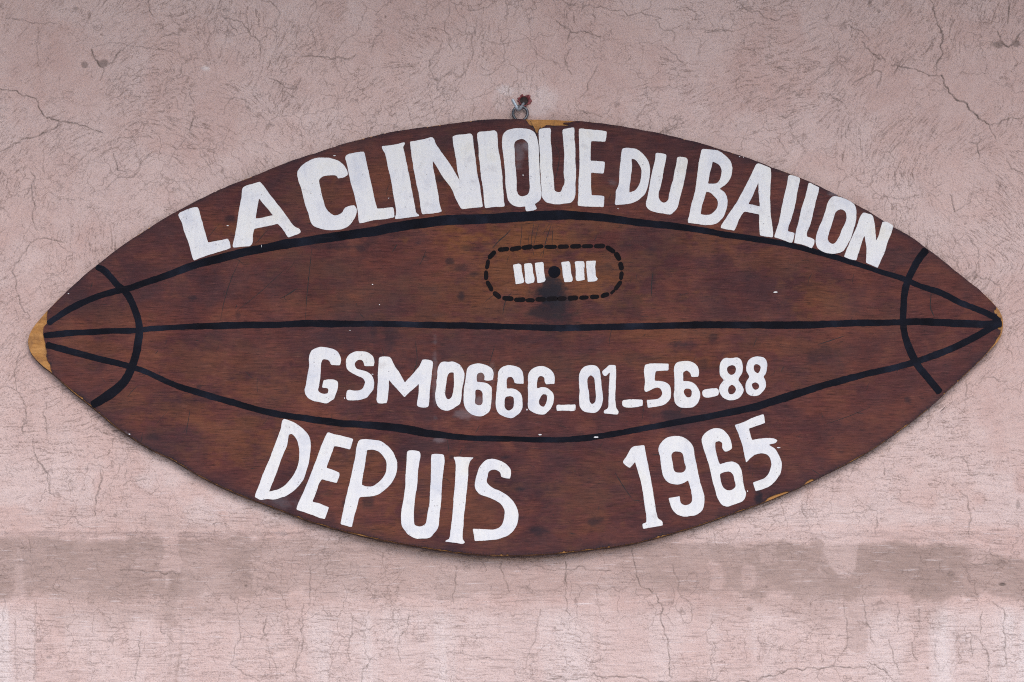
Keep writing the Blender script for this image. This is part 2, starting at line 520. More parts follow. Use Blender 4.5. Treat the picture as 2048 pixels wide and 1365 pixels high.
# ================================================================== WALL
STEP = 1.5
ufine = np.arange(-50, 2100, STEP)
vfine = np.arange(-45, 1412, STEP)
def extend(a, lo, hi):
    pre, s, x = [], STEP, a[0]
    while x > lo:
        s = min(s * 1.22, 60); x -= s; pre.append(x)
    post, s, x = [], STEP, a[-1]
    while x < hi:
        s = min(s * 1.22, 60); x += s; post.append(x)
    return np.concatenate([pre[::-1], a, post]), len(pre), len(post)
uu, upre, upost = extend(ufine, -1300, 3350)
vv, vpre, vpost = extend(vfine, -450, 2350)
GU, GV = np.meshgrid(ufine.astype(np.float32), vfine.astype(np.float32))               # fine sheet, rows = v
FU, FV = np.meshgrid(uu, vv)

# trowel direction: anchors (u, v, reach, angle in degrees, counter-clockwise as seen)
ANCH = [(480,60,170,58),(620,120,120,62),(150,60,160,50),(60,250,140,40),(680,250,130,35),(820,80,160,-20),(900,180,120,70),(1050,90,140,80),(1250,150,150,-35),
 (1420,190,120,35),(1500,90,150,6),(1480,240,140,14),(1640,250,130,60),(1760,120,140,50),(1900,180,150,55),(1980,60,130,65),(1800,330,140,40),(1950,400,160,-35),
 (60,480,140,30),(180,560,140,28),(60,700,140,60),(110,840,150,10),(2000,640,120,60),(1950,820,150,20),(1800,950,150,8),(1980,980,120,-25),
 (300,1000,220,-3),(100,1000,200,2),(600,1150,260,1),(1000,1200,260,0),(1400,1150,240,-2),(1800,1150,260,0),(200,1300,240,1),(800,1320,260,-2),(1400,1330,240,0),(1900,1300,240,3)]
cs = np.zeros_like(GU); sn = np.zeros_like(GU)
for (a, b, s, th) in ANCH:
    w = np.exp(-((GU - a) ** 2 + (GV - b) ** 2) / (2 * (s * 0.75) ** 2)) + 1e-6
    t2 = math.radians(2 * th)
    cs += w * math.cos(t2); sn += w * math.sin(t2)
# sweeping fans of the trowel, tangent to circles
for (a, b, r0, sgm, k) in [(320, 470, 190, 110, 3.0), (300, 150, 60, 60, 1.4), (1120, -40, 140, 60, 1.2), (1460, 480, 320, 80, 1.5)]:
    du, dv = GU - a, GV - b
    rr = np.hypot(du, dv) + 1e-6
    th = np.arctan2(-dv, du) + math.pi / 2
    w = k * np.exp(-((rr - r0) ** 2) / (2 * sgm ** 2)) * (dv < 60)
    cs += w * np.cos(2 * th); sn += w * np.sin(2 * th)
ang = 0.5 * np.arctan2(sn, cs) + (fbm(GU, GV, 120, 3, 3) - 0.5) * 1.1 * np.where(GV > 960, 0.45, 1.0) + (fbm(GU, GV, 30, 31, 2) - 0.5) * 1.0
DX, DY = np.cos(ang), -np.sin(ang)
def lic(src, steps, stepsz=0.9):
    h, w = src.shape
    acc = src.copy()
    I, J = np.meshgrid(np.arange(h, dtype=np.float32), np.arange(w, dtype=np.float32), indexing='ij')
    for sgn in (1, -1):
        y, x = I.copy(), J.copy()
        for _ in range(steps):
            iy = np.clip(y.astype(np.int32), 0, h - 1); ix = np.clip(x.astype(np.int32), 0, w - 1)
            x += sgn * stepsz * DX[iy, ix]; y += sgn * stepsz * DY[iy, ix]
            iy = np.clip((y + 0.5).astype(np.int32), 0, h - 1); ix = np.clip((x + 0.5).astype(np.int32), 0, w - 1)
            acc += src[iy, ix]
    acc /= (2 * steps + 1)
    return (acc - acc.mean()) / acc.std()
DX = DX.astype(np.float32); DY = DY.astype(np.float32)
wn1 = rng.random(GU.shape).astype(np.float32)
hair1 = lic(wn1, 6)
wn2 = vnoise(GU, GV, 2.4, 77).astype(np.float32)
hair2 = lic(wn2, 11)
wn3 = vnoise(GU, GV, 8.0, 78).astype(np.float32)
trow = lic(wn3, 22)

patchy = fbm(GU, GV, 95, 41, 4)
patchy2 = fbm(GU, GV, 36, 47, 3)
low = sstep(GV, 900, 1060)
dens = sstep(patchy, 0.36, 0.66)
hair = np.clip((-hair1 - 1.00 + 0.40 * dens) * 1.3, 0, 1.2) * 0.52 + np.clip((-hair2 - 2.10 + 0.60 * (dens - 0.3)) * 1.4, 0, 1.2) * 0.26
hair *= (0.45 + 0.85 * sstep(patchy2 * .5 + patchy * .5, 0.38, 0.60)) * (1.0 - 0.22 * low)

# ---- cracks
crack = np.zeros_like(GU)
crng = np.random.default_rng(21)
def fract(pts, jit):
    P = [np.array(p, float) for p in pts]
    for it in range(4):
        Q = [P[0]]
        for a, b in zip(P[:-1], P[1:]):
            L = np.linalg.norm(b - a)
            if L > 3.0:
                n = np.array([-(b - a)[1], (b - a)[0]]) / L
                Q.append((a + b) / 2 + n * crng.normal() * jit * min(L, 40) * 0.16)
            Q.append(b)
        P = Q
    return np.array(P)
def seg_paint(target, a, b, wa, wb, st, soft=1.0):
    m = max(wa, wb) + soft * 2 + 1
    u0, u1 = min(a[0], b[0]) - m, max(a[0], b[0]) + m
    v0, v1 = min(a[1], b[1]) - m, max(a[1], b[1]) + m
    i0, i1 = int((u0 - ufine[0]) / STEP), int((u1 - ufine[0]) / STEP) + 2
    j0, j1 = int((v0 - vfine[0]) / STEP), int((v1 - vfine[0]) / STEP) + 2
    i0, j0 = max(i0, 0), max(j0, 0)
    i1, j1 = min(i1, len(ufine)), min(j1, len(vfine))
    if i1 <= i0 or j1 <= j0:
        return
    X = GU[j0:j1, i0:i1]; Y = GV[j0:j1, i0:i1]
    d = b - a
    t = np.clip(((X - a[0]) * d[0] + (Y - a[1]) * d[1]) / (d @ d + 1e-9), 0, 1)
    dist = np.hypot(X - a[0] - t * d[0], Y - a[1] - t * d[1])
    w = wa + (wb - wa) * t
    val = st * np.clip(1 - (dist - w * 0.5) / soft, 0, 1)
    np.maximum(target[j0:j1, i0:i1], val, out=target[j0:j1, i0:i1])
def draw_crack(pts, w=1.0, st=0.7, jit=0.62, target=None):
    Q = fract(pts, jit)
    n = len(Q)
    ph = crng.uniform(0, 9)
    wv = np.array([w * (0.55 + 0.7 * crng.random()) for _ in range(n)])
    k = np.arange(n) / max(1, n - 1)
    wv = wv * (0.35 + 0.65 * np.sin(np.pi * np.clip(k, 0.04, 0.96)) ** 0.5)
    sv = st * (0.80 + 0.20 * np.sin(ph + np.arange(n) * 0.4))
    for i in range(n - 1):
        seg_paint(crack if target is None else target, Q[i], Q[i + 1], wv[i], wv[i + 1], sv[i])
def Z(ox, oy, s, pts):
    return [(ox + x / s, oy + y / s) for x, y in pts]
def zl(ox, oy, s, items):
    for w, st, pts in items:
        draw_crack(Z(ox, oy, s, pts), w * 0.80, st)
zl(0, 0, 2.9257, [
 (1.6,.95,[(0,520),(95,530),(180,570),(240,650),(290,690),(345,715),(400,718),(470,737),(530,755),(600,780)]),
 (1.5,.9,[(345,715),(310,760),(230,795),(140,815),(80,840),(0,890)]),
 (1.4,.8,[(180,1010),(205,1045),(190,1130),(205,1200),(190,1260),(210,1346)]),
 (3.0,.9,[(535,290),(550,330),(575,370),(610,400)]),(1.0,.8,[(610,400),(600,440),(585,475)]),(2.4,.85,[(640,375),(680,320),(730,280)]),
 (1.2,.6,[(30,110),(140,118),(230,140),(330,140)]),(1.2,.7,[(870,0),(880,70),(910,100)]),
 (1.2,.7,[(1300,95),(1345,110),(1350,150),(1390,190)]),(1.3,.75,[(1345,110),(1420,130),(1450,175),(1510,235),(1525,300),(1520,330)]),
 (1.1,.65,[(1530,5),(1600,25),(1640,80),(1620,150),(1560,210),(1525,240)]),(1.3,.75,[(1740,345),(1810,325),(1880,330),(1950,345),(2048,350)]),
 (1.3,.8,[(1580,460),(1640,490),(1690,520),(1730,520),(1760,460)]),(1.0,.55,[(1840,0),(1825,80),(1800,150),(1830,200),(1850,280)]),
 (1.4,.85,[(665,900),(680,950),(690,1000),(740,1010)]),(1.1,.7,[(830,940),(815,1000),(780,1040),(700,1040),(620,1105)]),
 (1.8,.8,[(1140,680),(1120,730),(1110,760),(1130,800)]),(1.3,.7,[(1110,540),(1135,600)]),(1.1,.65,[(1370,570),(1330,610),(1310,665)]),(1.1,.65,[(1370,570),(1440,585),(1460,640)]),
 (1.0,.55,[(1170,880),(1210,950),(1240,1020)]),(1.0,.55,[(1755,720),(1765,800),(1765,850)]),(1.1,.6,[(1600,640),(1650,530),(1740,580)]),
 (1.0,.5,[(220,160),(215,280),(240,420)]),(1.1,.6,[(990,70),(1010,120),(1050,150)]),(1.0,.6,[(950,150),(955,200),(1060,210)]),(1.6,.7,[(1100,865),(1140,872)]),
 (1.2,.5,[(420,990),(480,930),(560,870),(650,830),(760,805),(880,800)]),(1.0,.45,[(450,1010),(520,940),(620,890),(760,840)]),(1.1,.5,[(550,270),(640,250),(760,270),(920,275),(1010,295)]),(1.1,.45,[(600,470),(720,440),(860,440),(940,480)])])
zl(1400, 0, 3.1605, [
 (2.2,.9,[(1455,0),(1470,60),(1495,120),(1520,180),(1540,230),(1520,290),(1505,380),(1490,450)]),(4.0,.75,[(1525,190),(1540,250)]),
 (1.5,.8,[(1210,410),(1320,430),(1400,450),(1470,480),(1530,475)]),(3.2,.95,[(1530,475),(1550,540),(1580,590),(1640,640),(1700,690),(1760,750),(1830,790)]),(1.6,.7,[(1830,790),(1870,880)]),
 (1.5,.7,[(1830,790),(1900,775),(1960,745),(2048,730)]),(1.3,.7,[(940,155),(1020,190),(1055,225)]),(1.8,.8,[(1030,260),(1050,300),(1100,345),(1170,380)]),(3.0,.7,[(1110,355),(1170,380)]),
 (1.8,.75,[(960,540),(1020,495),(1080,470),(1120,440),(1150,455),(1140,510),(1115,560)]),(3.4,.8,[(1950,0),(1955,60),(1950,110),(1945,150)]),(3.0,.85,[(1880,200),(1900,260),(1950,300),(2000,270),(2048,190)]),
 (2.0,.8,[(1750,900),(1755,950),(1770,1000)]),(1.3,.7,[(1750,910),(1700,900)]),(1.3,.7,[(1750,910),(1780,880)]),(2.2,.8,[(1580,1230),(1595,1290),(1610,1340)]),(1.2,.65,[(1610,1340),(1700,1290),(1710,1260)]),
 (1.2,.6,[(760,590),(830,605),(890,640),(930,690)]),(1.2,.7,[(260,30),(300,70),(370,70),(410,110),(480,130),(560,95),(620,85)]),(1.2,.65,[(30,200),(140,190),(280,175)]),(1.3,.7,[(140,155),(160,210)]),
 (1.4,.7,[(1940,1010),(1970,1070),(2048,1110)]),(1.0,.55,[(150,330),(260,315),(400,310)]),(1.3,.7,[(460,425),(520,440),(570,460)]),(1.5,.7,[(500,735),(570,720),(610,700)]),(1.2,.65,[(490,870),(530,930),(560,970)]),
 (1.0,.6,[(900,860),(940,790),(990,750)]),(1.4,.65,[(1030,1190),(1090,1110),(1160,1060)]),(1.3,.65,[(1340,1090),(1355,1140),(1330,1180)]),(1.0,.55,[(1160,1240),(1260,1255),(1370,1235)]),(1.0,.55,[(680,600),(740,500),(830,420),(900,405),(940,480)])])
zl(640, 0, 2.56, [
 (1.3,.7,[(0,290),(60,300),(130,305),(180,285)]),(1.0,.6,[(320,155),(275,210),(265,270)]),(1.1,.6,[(660,0),(665,60),(640,110),(640,160),(660,210),(680,260)]),
 (1.1,.65,[(625,210),(610,270),(560,310),(560,350),(580,390),(605,415),(640,390),(680,350)]),(1.0,.55,[(605,415),(600,460),(640,500)]),(1.2,.7,[(780,180),(785,270),(760,330),(730,380),(690,415)]),
 (1.0,.55,[(810,90),(800,150),(780,180),(740,170),(700,150)]),(1.0,.55,[(895,0),(890,20),(830,45),(750,50)]),(1.1,.5,[(830,180),(860,210),(920,225),(990,215),(1060,195)]),(1.0,.55,[(1060,195),(1080,240),(1110,280)]),
 (1.9,.8,[(1210,105),(1250,140),(1285,165),(1340,165),(1400,180),(1440,190)]),(1.5,.7,[(1285,165),(1270,210)]),(1.3,.7,[(1285,250),(1250,290),(1255,330),(1290,385)]),(1.3,.7,[(1420,335),(1395,390),(1370,440),(1330,505)]),
 (1.4,.7,[(1210,0),(1270,25),(1310,30)]),(1.3,.7,[(1340,50),(1380,25),(1440,35),(1490,55),(1560,60),(1640,65),(1690,80),(1750,95)]),(1.1,.6,[(1700,0),(1690,40),(1640,65)]),(1.3,.65,[(1340,60),(1345,20),(1370,0)]),
 (1.2,.65,[(1715,100),(1740,140),(1800,155),(1810,215)]),(1.2,.65,[(1800,155),(1850,130)]),(1.3,.65,[(1760,240),(1820,280),(1860,320)]),(1.0,.6,[(930,335),(900,360),(850,385),(820,380)]),
 (1.4,.7,[(1310,560),(1350,575),(1400,580),(1440,600)]),(2.6,.5,[(1105,440),(1112,500)]),(1.8,.4,[(1032,410),(1028,450)]),(1.2,.55,[(20,400),(40,450)]),(1.0,.5,[(90,470),(95,560)]),(1.1,.6,[(510,320),(480,345),(360,350)]),
 (1.6,.6,[(1760,50),(1830,50),(1880,40),(1930,75),(1925,105)]),(1.2,.6,[(1950,150),(2000,160),(2048,155)])])
zl(0, 400, 2.2769, [
 (1.4,.75,[(172,178),(130,210),(100,250),(70,290),(55,330),(75,380),(90,450),(110,510),(140,550)]),(1.4,.75,[(172,178),(230,180),(290,195)]),
 (1.2,.7,[(90,690),(75,760),(70,830),(75,870),(30,850),(0,860)]),(1.4,.75,[(75,870),(110,920),(120,970),(100,1040),(100,1075)]),(1.2,.7,[(210,920),(195,980),(215,1040),(210,1095)]),
 (1.3,.7,[(160,1180),(205,1230),(220,1290),(230,1340)]),(1.3,.7,[(460,1220),(455,1300),(450,1360)]),(1.0,.55,[(0,680),(30,640),(60,610)]),(1.0,.55,[(150,1100),(160,1180)])])
zl(1380, 900, 2.9356, [
 (1.9,.85,[(0,1360),(330,1360),(430,1335),(540,1315),(630,1285),(760,1290),(900,1280),(1030,1278)]),(1.5,.75,[(1050,1250),(1110,1285),(1160,1320),(1200,1365)]),
 (2.2,.6,[(1630,270),(1635,340),(1640,430),(1640,500)]),(1.5,.7,[(1780,890),(1840,930),(1850,980),(1840,1040),(1855,1110),(1855,1200),(1860,1290)]),(1.6,.6,[(1720,950),(1705,1010),(1705,1080)]),
 (1.2,.6,[(1660,1090),(1650,1150),(1655,1220)]),(1.4,.65,[(1700,1130),(1740,1170),(1755,1230),(1740,1290)]),(1.2,.6,[(910,880),(910,980),(920,1060),(925,1105),(900,1180)]),(1.3,.65,[(1015,860),(1025,940),(1040,1020),(1060,1100),(1090,1160)]),
 (1.4,.65,[(1165,1120),(1190,1190),(1200,1250),(1225,1310)]),(1.4,.65,[(1300,1130),(1310,1200),(1340,1240)]),(1.6,.5,[(1440,1120),(1435,1200),(1460,1300)]),(1.4,.6,[(1225,890),(1230,960),(1225,1060)]),(2.0,.45,[(1345,930),(1350,1060)]),
 (1.3,.65,[(660,310),(655,350),(690,400)]),(1.3,.7,[(1095,395),(1100,440),(1090,500)]),(1.1,.6,[(1580,240),(1630,270)]),(1.6,.6,[(1530,60),(1620,65),(1640,130)]),(1.5,.6,[(1630,140),(1730,135)]),(2.0,.6,[(1140,110),(1142,150)]),
 (1.3,.6,[(1180,290),(1260,315),(1340,320)]),(1.2,.55,[(800,385),(900,375),(1000,370),(1050,340),(1100,360)]),(1.0,.5,[(1470,650),(1490,720)]),(1.2,.5,[(135,1130),(120,1250),(135,1340)]),(1.3,.45,[(320,1110),(325,1240)]),(1.3,.45,[(400,1090),(405,1240)]),
 (1.4,.6,[(1650,660),(1740,662),(1810,668)]),(1.3,.6,[(140,490),(160,560)]),(1.1,.55,[(860,1105),(960,1105)])])
zl(700, 1040, 2.9257, [
 (1.5,.8,[(1650,160),(1660,230),(1680,330),(1700,380),(1750,400),(1800,450),(1820,490),(1820,560),(1840,650),(1860,740),(1870,830),(1885,930)]),(1.7,.9,[(1265,240),(1268,300),(1272,390)]),(1.2,.65,[(1262,400),(1262,450),(1265,530),(1300,570)]),
 (1.3,.7,[(885,240),(900,310),(920,370),(935,420)]),(1.2,.65,[(625,270),(615,340),(600,440),(605,480)]),(1.1,.6,[(1890,260),(1900,310),(1930,360),(1940,450),(2000,540),(1990,600)]),
 (1.1,.6,[(1115,520),(1100,580),(1090,680),(1050,780),(1030,850)]),(1.1,.6,[(345,540),(335,640),(290,680),(295,830)]),(1.2,.65,[(20,560),(10,680),(0,820)]),(2.2,.65,[(1180,930),(1350,925),(1500,930),(1620,920),(1720,930),(1880,940)]),
 (1.2,.6,[(105,850),(70,910),(65,950)]),(1.2,.55,[(1000,290),(1150,285),(1400,290),(1530,295)]),(1.1,.5,[(600,690),(750,695),(850,690)]),(1.1,.5,[(700,820),(850,825),(960,820)])])
zl(0, 900, 2.9257, [
 (1.3,.7,[(210,30),(240,90),(270,130),(290,230),(290,260)]),(1.5,.75,[(600,120),(585,230),(560,320),(550,390)]),(1.3,.65,[(825,1060),(810,1140),(820,1200),(800,1270),(790,1350)]),
 (1.2,.6,[(1400,1040),(1405,1110),(1370,1180),(1350,1250)]),(1.2,.6,[(1340,1260),(1420,1310),(1520,1355)]),(1.3,.65,[(1775,900),(1770,1000),(1780,1100),(1745,1220),(1740,1350)]),(1.3,.65,[(1820,680),(1815,800),(1810,910)]),
 (1.5,.8,[(1560,990),(1555,1080),(1525,1110)]),(1.2,.6,[(0,1165),(100,1158),(200,1170)]),(1.7,.7,[(700,700),(850,715),(970,725),(1050,720)]),(2.0,.45,[(945,1000),(940,1060),(1010,1120)]),(1.2,.6,[(735,110),(738,180)]),
 (1.4,.6,[(720,210),(760,180),(850,175)]),(1.1,.5,[(580,1115),(640,1125),(720,1100)]),(1.2,.5,[(500,1255),(610,1255)]),(1.2,.5,[(1680,960),(1690,1080)]),(1.1,.5,[(1560,1140),(1600,1230),(1620,1320)]),(1.1,.5,[(170,500),(180,600)]),
 (1.6,.45,[(20,860),(18,1000)]),(1.6,.4,[(90,1000),(100,1340)]),(1.6,.4,[(205,900),(205,1350)])])
zl(1780, 470, 3.9, [
 (2.6,.6,[(690,120),(685,185)]),(2.2,.6,[(500,200),(520,180),(550,170)]),(1.3,.65,[(560,370),(640,320),(700,330),(780,350),(860,385),(870,440),(840,500)]),(1.1,.55,[(880,830),(920,900),(950,930),(955,1000)]),
 (1.3,.6,[(690,1160),(720,1120),(800,1110),(910,1145)]),(2.0,.6,[(585,1125),(600,1200),(590,1260)]),(1.0,.5,[(630,40),(660,100)]),(1.2,.55,[(800,120),(860,70),(900,50)])])
# many short accidental hairline cracks
for k in range(240):
    u, v = crng.uniform(-20, 2070), crng.uniform(-20, 1385)
    L = crng.gamma(2.0, 11.0)
    th = crng.uniform(0, math.pi)
    if v > 1000:
        th = crng.choice([crng.normal(0, .25), crng.normal(math.pi / 2, .3)])
    p = [(u, v)]
    for s in range(int(crng.integers(2, 5))):
        th += crng.normal(0, .55)
        p.append((p[-1][0] + math.cos(th) * L / 2.5, p[-1][1] - math.sin(th) * L / 2.5))
    draw_crack(p, crng.uniform(.4, 1.0), crng.uniform(.12, .38))
# fine craquelure: warped cell edges, only in patches
def worley_edge(X, Y, cell, seed):
    r = np.random.default_rng(seed)
    gx, gy = X / cell, Y / cell
    x0, y0 = np.floor(gx).astype(int), np.floor(gy).astype(int)
    ox, oy = x0.min() - 1, y0.min() - 1
    J = r.random((x0.max() - ox + 3, y0.max() - oy + 3, 2))
    f1 = np.full(X.shape, 9.0); f2 = np.full(X.shape, 9.0)
    for a in (-1, 0, 1):
        for b in (-1, 0, 1):
            p = J[x0 + a - ox, y0 + b - oy]
            d = np.hypot(x0 + a + p[..., 0] - gx, y0 + b + p[..., 1] - gy)
            n2 = np.minimum(np.maximum(d, f1), f2)
            f1 = np.minimum(d, f1); f2 = n2
    return (f2 - f1) * cell
wu = GU + (fbm(GU, GV, 26, 91, 3) - .5) * 34
wv_ = GV + (fbm(GU, GV, 26, 95, 3) - .5) * 34
e1 = worley_edge(wu, wv_, 62, 8)
gate = sstep(fbm(GU, GV, 70, 61, 3), 0.50, 0.62)
cr2 = np.clip(1.25 - e1 / 1.9, 0, 1) * gate * 0.12
e2 = worley_edge(wu * 1.02 + 400, wv_, 24, 9)
gate2 = sstep(fbm(GU, GV, 60, 66, 3), 0.55, 0.66)
cr2 = np.maximum(cr2, np.clip(1.1 - e2 / 1.8, 0, 1) * gate2 * 0.08)
crack = np.maximum(crack, cr2)

# ---- spalls, dirt spots
dirt = np.zeros_like(GU)
spall = np.zeros_like(GU)
warpn = fbm(GU, GV, 11, 51, 3) - 0.5
def blob(target, u, v, ru, rv, st=1.0, soft=0.35, warp=0.9):
    m = 1.8
    i0, i1 = max(0, int((u - m * ru - ufine[0]) / STEP)), min(len(ufine), int((u + m * ru - ufine[0]) / STEP) + 2)
    j0, j1 = max(0, int((v - m * rv - vfine[0]) / STEP)), min(len(vfine), int((v + m * rv - vfine[0]) / STEP) + 2)
    if i1 <= i0 or j1 <= j0:
        return
    d = np.hypot((GU[j0:j1, i0:i1] - u) / ru, (GV[j0:j1, i0:i1] - v) / rv) + warpn[j0:j1, i0:i1] * warp
    val = st * sstep(d, 1 + soft, 1 - soft)
    np.maximum(target[j0:j1, i0:i1], val, out=target[j0:j1, i0:i1])
for (u, v, ru, rv, st) in [(207,126,11,7,.8),(169,130,6,5.5,.75),(152,17,6,4,.6),(1740,3,4,6,.7),(1995,90,12,7,.7),(2032,86,9,7,.75),(1758,22,4,4,.6),(2006,1168,6.5,3,1.0),(1500,1219,6,4,.5),
   (1855,1337,2.5,3,.8),(388,298,5,1.6,.7),(1833,391,4,2,.6),(452,20,6,5,.45),(289,62,5,4,.4),(1905,1150,8,7,.35),(1770,972,5,2.2,.5),(2036,1008,4,9,.5),(77,1283,6,2.5,.5),(98,1316,6,2.5,.5),(492,1171,3,2.2,.6),
   (738,1128,3,1.2,.7),(748,1118,3.5,1.2,.6),(230,1031,4,3.5,.5),(1653,1220,2,2,.6),(771,33,1.6,2.4,.8),(1949,549,5,9,.4)]:
    blob(spall, u, v, ru, rv, st, 0.3, 1.0)
for k in range(70):
    blob(spall, crng.uniform(0, 2048), crng.uniform(0, 1365), crng.uniform(1.2, 3.2), crng.uniform(1.0, 2.4), crng.uniform(.25, .7), .35, 0.8)
pale = np.zeros_like(GU)
for (u, v, ru, rv, st) in [(412,137,8,4.5,1.0),(1925,1151,3.5,4,.9),(1010,182,18,11,.85),(1085,200,28,24,.6),(1070,222,30,10,.5),(1000,200,14,30,.35),(1045,180,22,10,.4)]:
    blob(pale, u, v, ru, rv, st, 0.5, 0.5)

# ---- grime where the sheet hangs against the plaster, and the broad damp band with its runs and painted-in shade
sign_d = np.full(GU.shape, 99.0)
for a, b in zip(core_loop[::3], np.roll(core_loop[::3], -1, 0)):
    i0, i1 = max(0, int((min(a[0], b[0]) - 46 - ufine[0]) / STEP)), min(len(ufine), int((max(a[0], b[0]) + 46 - ufine[0]) / STEP) + 2)
    j0, j1 = max(0, int((min(a[1], b[1]) - 46 - vfine[0]) / STEP)), min(len(vfine), int((max(a[1], b[1]) + 46 - vfine[0]) / STEP) + 2)
    d = b - a
    X, Y = GU[j0:j1, i0:i1], GV[j0:j1, i0:i1]
    t = np.clip(((X - a[0]) * d[0] + (Y - a[1]) * d[1]) / (d @ d + 1e-9), 0, 1)
    np.minimum(sign_d[j0:j1, i0:i1], np.hypot(X - a[0] - t * d[0], Y - a[1] - t * d[1]), out=sign_d[j0:j1, i0:i1])
rub = np.exp(-sign_d / 12.0) * (0.35 + 0.9 * sstep(patchy2, .4, .65)) * np.where((GV > 840) & (GU < 1900), 1.0, 0.35)
hair = hair * (1 + 1.3 * rub) + 0.25 * rub * np.clip(-hair2, 0, 1.2)
dirt = np.maximum(dirt, 0.30 * rub)

eu = (fbm(GU, GV * 0 + 5, 60, 101, 4) - .5)
eu2 = (fbm(GU, GV * 0 + 9, 26, 103, 4) - .5)
top_edge = 1072 + 10 * sstep(GU, 1100, 1300) + eu * 14 + 30 * sstep(GU, 1900, 2048)
bot_edge = 1192 + eu * 40 + eu2 * 16
tide = (fbm(GU * 0.7, GV, 16, 233, 4, 0.65) - .5) * 0.9
band = sstep(GV, top_edge - 10, top_edge + 18) * sstep(GV, bot_edge + 34, bot_edge - 30)
band = sstep(band + tide * (band > 0.02), 0.18, 0.78) * (0.70 + 0.30 * band)
along = np.interp(GU[0], [-50, 60, 250, 480, 600, 800, 1000, 1200, 1290, 1400, 1620, 1760, 2100], [.95, 1, .95, .85, .6, .6, .52, .5, .66, .78, .92, .95, 1])[None, :]
stain_shade = band * along * (0.62 + 0.7 * (fbm(GU, GV, 70, 111, 4) - .2))  # damp tone that also carries most of the hollow's shading
# a softer second tide mark below
stain2 = sstep(GV, 1180, 1200) * sstep(GV, 1262 + eu * 60, 1215 + eu * 60) * np.interp(GU[0], [0, 70, 110, 500, 700, 1300, 1650, 1880, 1900], [0, .05, .45, .5, .12, .2, .5, .3, 0])[None, :]
stain_shade = np.maximum(stain_shade, stain2 * (0.5 + 0.6 * fbm(GU, GV, 50, 115, 3)))
stain_shade = np.maximum(stain_shade, 0.30 * sstep(GV, 1000, 1060) * sstep(GV, 1080, 1066) * np.interp(GU[0], [0, 250, 300, 600, 700], [.2, .5, .9, .6, 0])[None, :])
wobA = (fbm(GU, GV, 48, 131, 4, 0.6) - .5) * 4
wobB = (fbm(GU, GV, 48, 137, 4, 0.6) - .5) * 5
mott = 0.7 + 0.5 * fbm(GU, GV, 30, 141, 3)
def rect(u0, u1, v0, v1, s=7.0, wob=8.0):
    out = np.zeros_like(GU)
    i0, i1 = max(0, int((u0 - 30 - ufine[0]) / STEP)), min(len(ufine), int((u1 + 30 - ufine[0]) / STEP))
    j0, j1 = max(0, int((v0 - 30 - vfine[0]) / STEP)), min(len(vfine), int((v1 + 30 - vfine[0]) / STEP))
    q = (slice(j0, j1), slice(i0, i1))
    a = GU[q] + wobA[q] * wob
    b = GV[q] + wobB[q] * wob
    f = sstep(a, u0 - s, u0 + s) * sstep(a, u1 + s, u1 - s) * sstep(b, v0 - s, v0 + s) * sstep(b, v1 + s, v1 - s)
    out[q] = sstep(f + tide[q] * 0.8 * (f > 0.02), 0.18, 0.75)
    return out
for (u0, u1, v0, v1, k) in [(322,360,1066,1146,.75),(330,338,1150,1182,.6),(1640,1712,1072,1150,.7),(1655,1700,1140,1162,.5),(1420,1444,1128,1184,.6),(1484,1508,1122,1168,.6),(1520,1556,1080,1126,.45),(1400,1560,1000,1088,.6),(1940,1982,1080,1122,.55),
    (45,62,1070,1096,.5),(505,545,1108,1180,.35),(28,45,1100,1200,.4)]:
    stain_shade *= 1 - 0.68 * k * rect(u0, u1, v0, v1)
for (u0, u1, v0, v1, k) in [(342,362,1148,1196,.95),(326,352,1196,1250,.55),(258,272,1072,1150,.75),(-20,40,1075,1110,.8),(430,505,1076,1104,.7),(600,624,1090,1150,.3),(1478,1528,1170,1202,.85),(1448,1482,1120,1186,.8),(1330,1348,1140,1190,.6),
    (1620,1640,1084,1110,.7),(1650,1672,1140,1180,.7),(1760,1790,1110,1160,.75),(2000,2060,1150,1194,.8),(1690,1740,1180,1300,.38),(352,360,1240,1365,.35),(330,336,1240,1365,.3),(1830,1836,1210,1330,.35),(1910,1914,1220,1330,.3),(1495,1499,1260,1330,.35),(1518,1522,1260,1330,.35),
    (595,600,1230,1365,.25),(610,616,1115,1230,.3)]:
    stain_shade = np.maximum(stain_shade, k * rect(u0, u1, v0, v1, 8.0, 9.0) * mott)
for (a, b, wa, wb, k) in [((1630,1092),(1652,1136),14,16,.75),((1652,1136),(1676,1168),16,20,.85),((1676,1168),(1700,1196),20,12,.8),((346,1152),(350,1190),16,18,.8),((350,1190),(334,1236),16,10,.6),((1484,1176),(1522,1200),14,10,.6),((1330,1160),(1342,1196),12,6,.5),((262,1080),(266,1146),12,9,.5)]:
    seg_paint(stain_shade, np.array(a, float), np.array(b, float), wa, wb, k, 9.0)
stain_shade *= 0.82 + 0.36 * fbm(GU * 0.5, GV, 9, 241, 3, 0.7)
# lime run-off: paler streaks low on the wall
streak = fbm(GU, GV * 0.10, 46, 151, 4)
lowpale = sstep(GV, 1195, 1240) * np.interp(GU[0], [-50, 10, 66, 74, 300, 560, 700, 1000, 1250, 1500, 1850, 1905, 2000, 2100], [.85, .95, .95, .25, .35, .35, .65, .7, .45, .35, .5, .9, .95, .95])[None, :]
pale = np.maximum(pale, lowpale * (0.55 + 0.8 * sstep(streak, .35, .65)))
pale = np.maximum(pale, 0.22 * sstep(fbm(GU, GV, 130, 161, 4), .48, .68))
pale = np.maximum(pale, 0.40 * sstep(GV, 840, 960) * sstep(GV, 1062, 1040) * sstep(fbm(GU, GV, 80, 163, 4), .40, .60))
red = sstep(fbm(GU, GV, 60, 171, 4), .50, .70) * (1 - 0.6 * low)
pale *= 1 - 0.6 * np.clip(stain_shade, 0, 1)

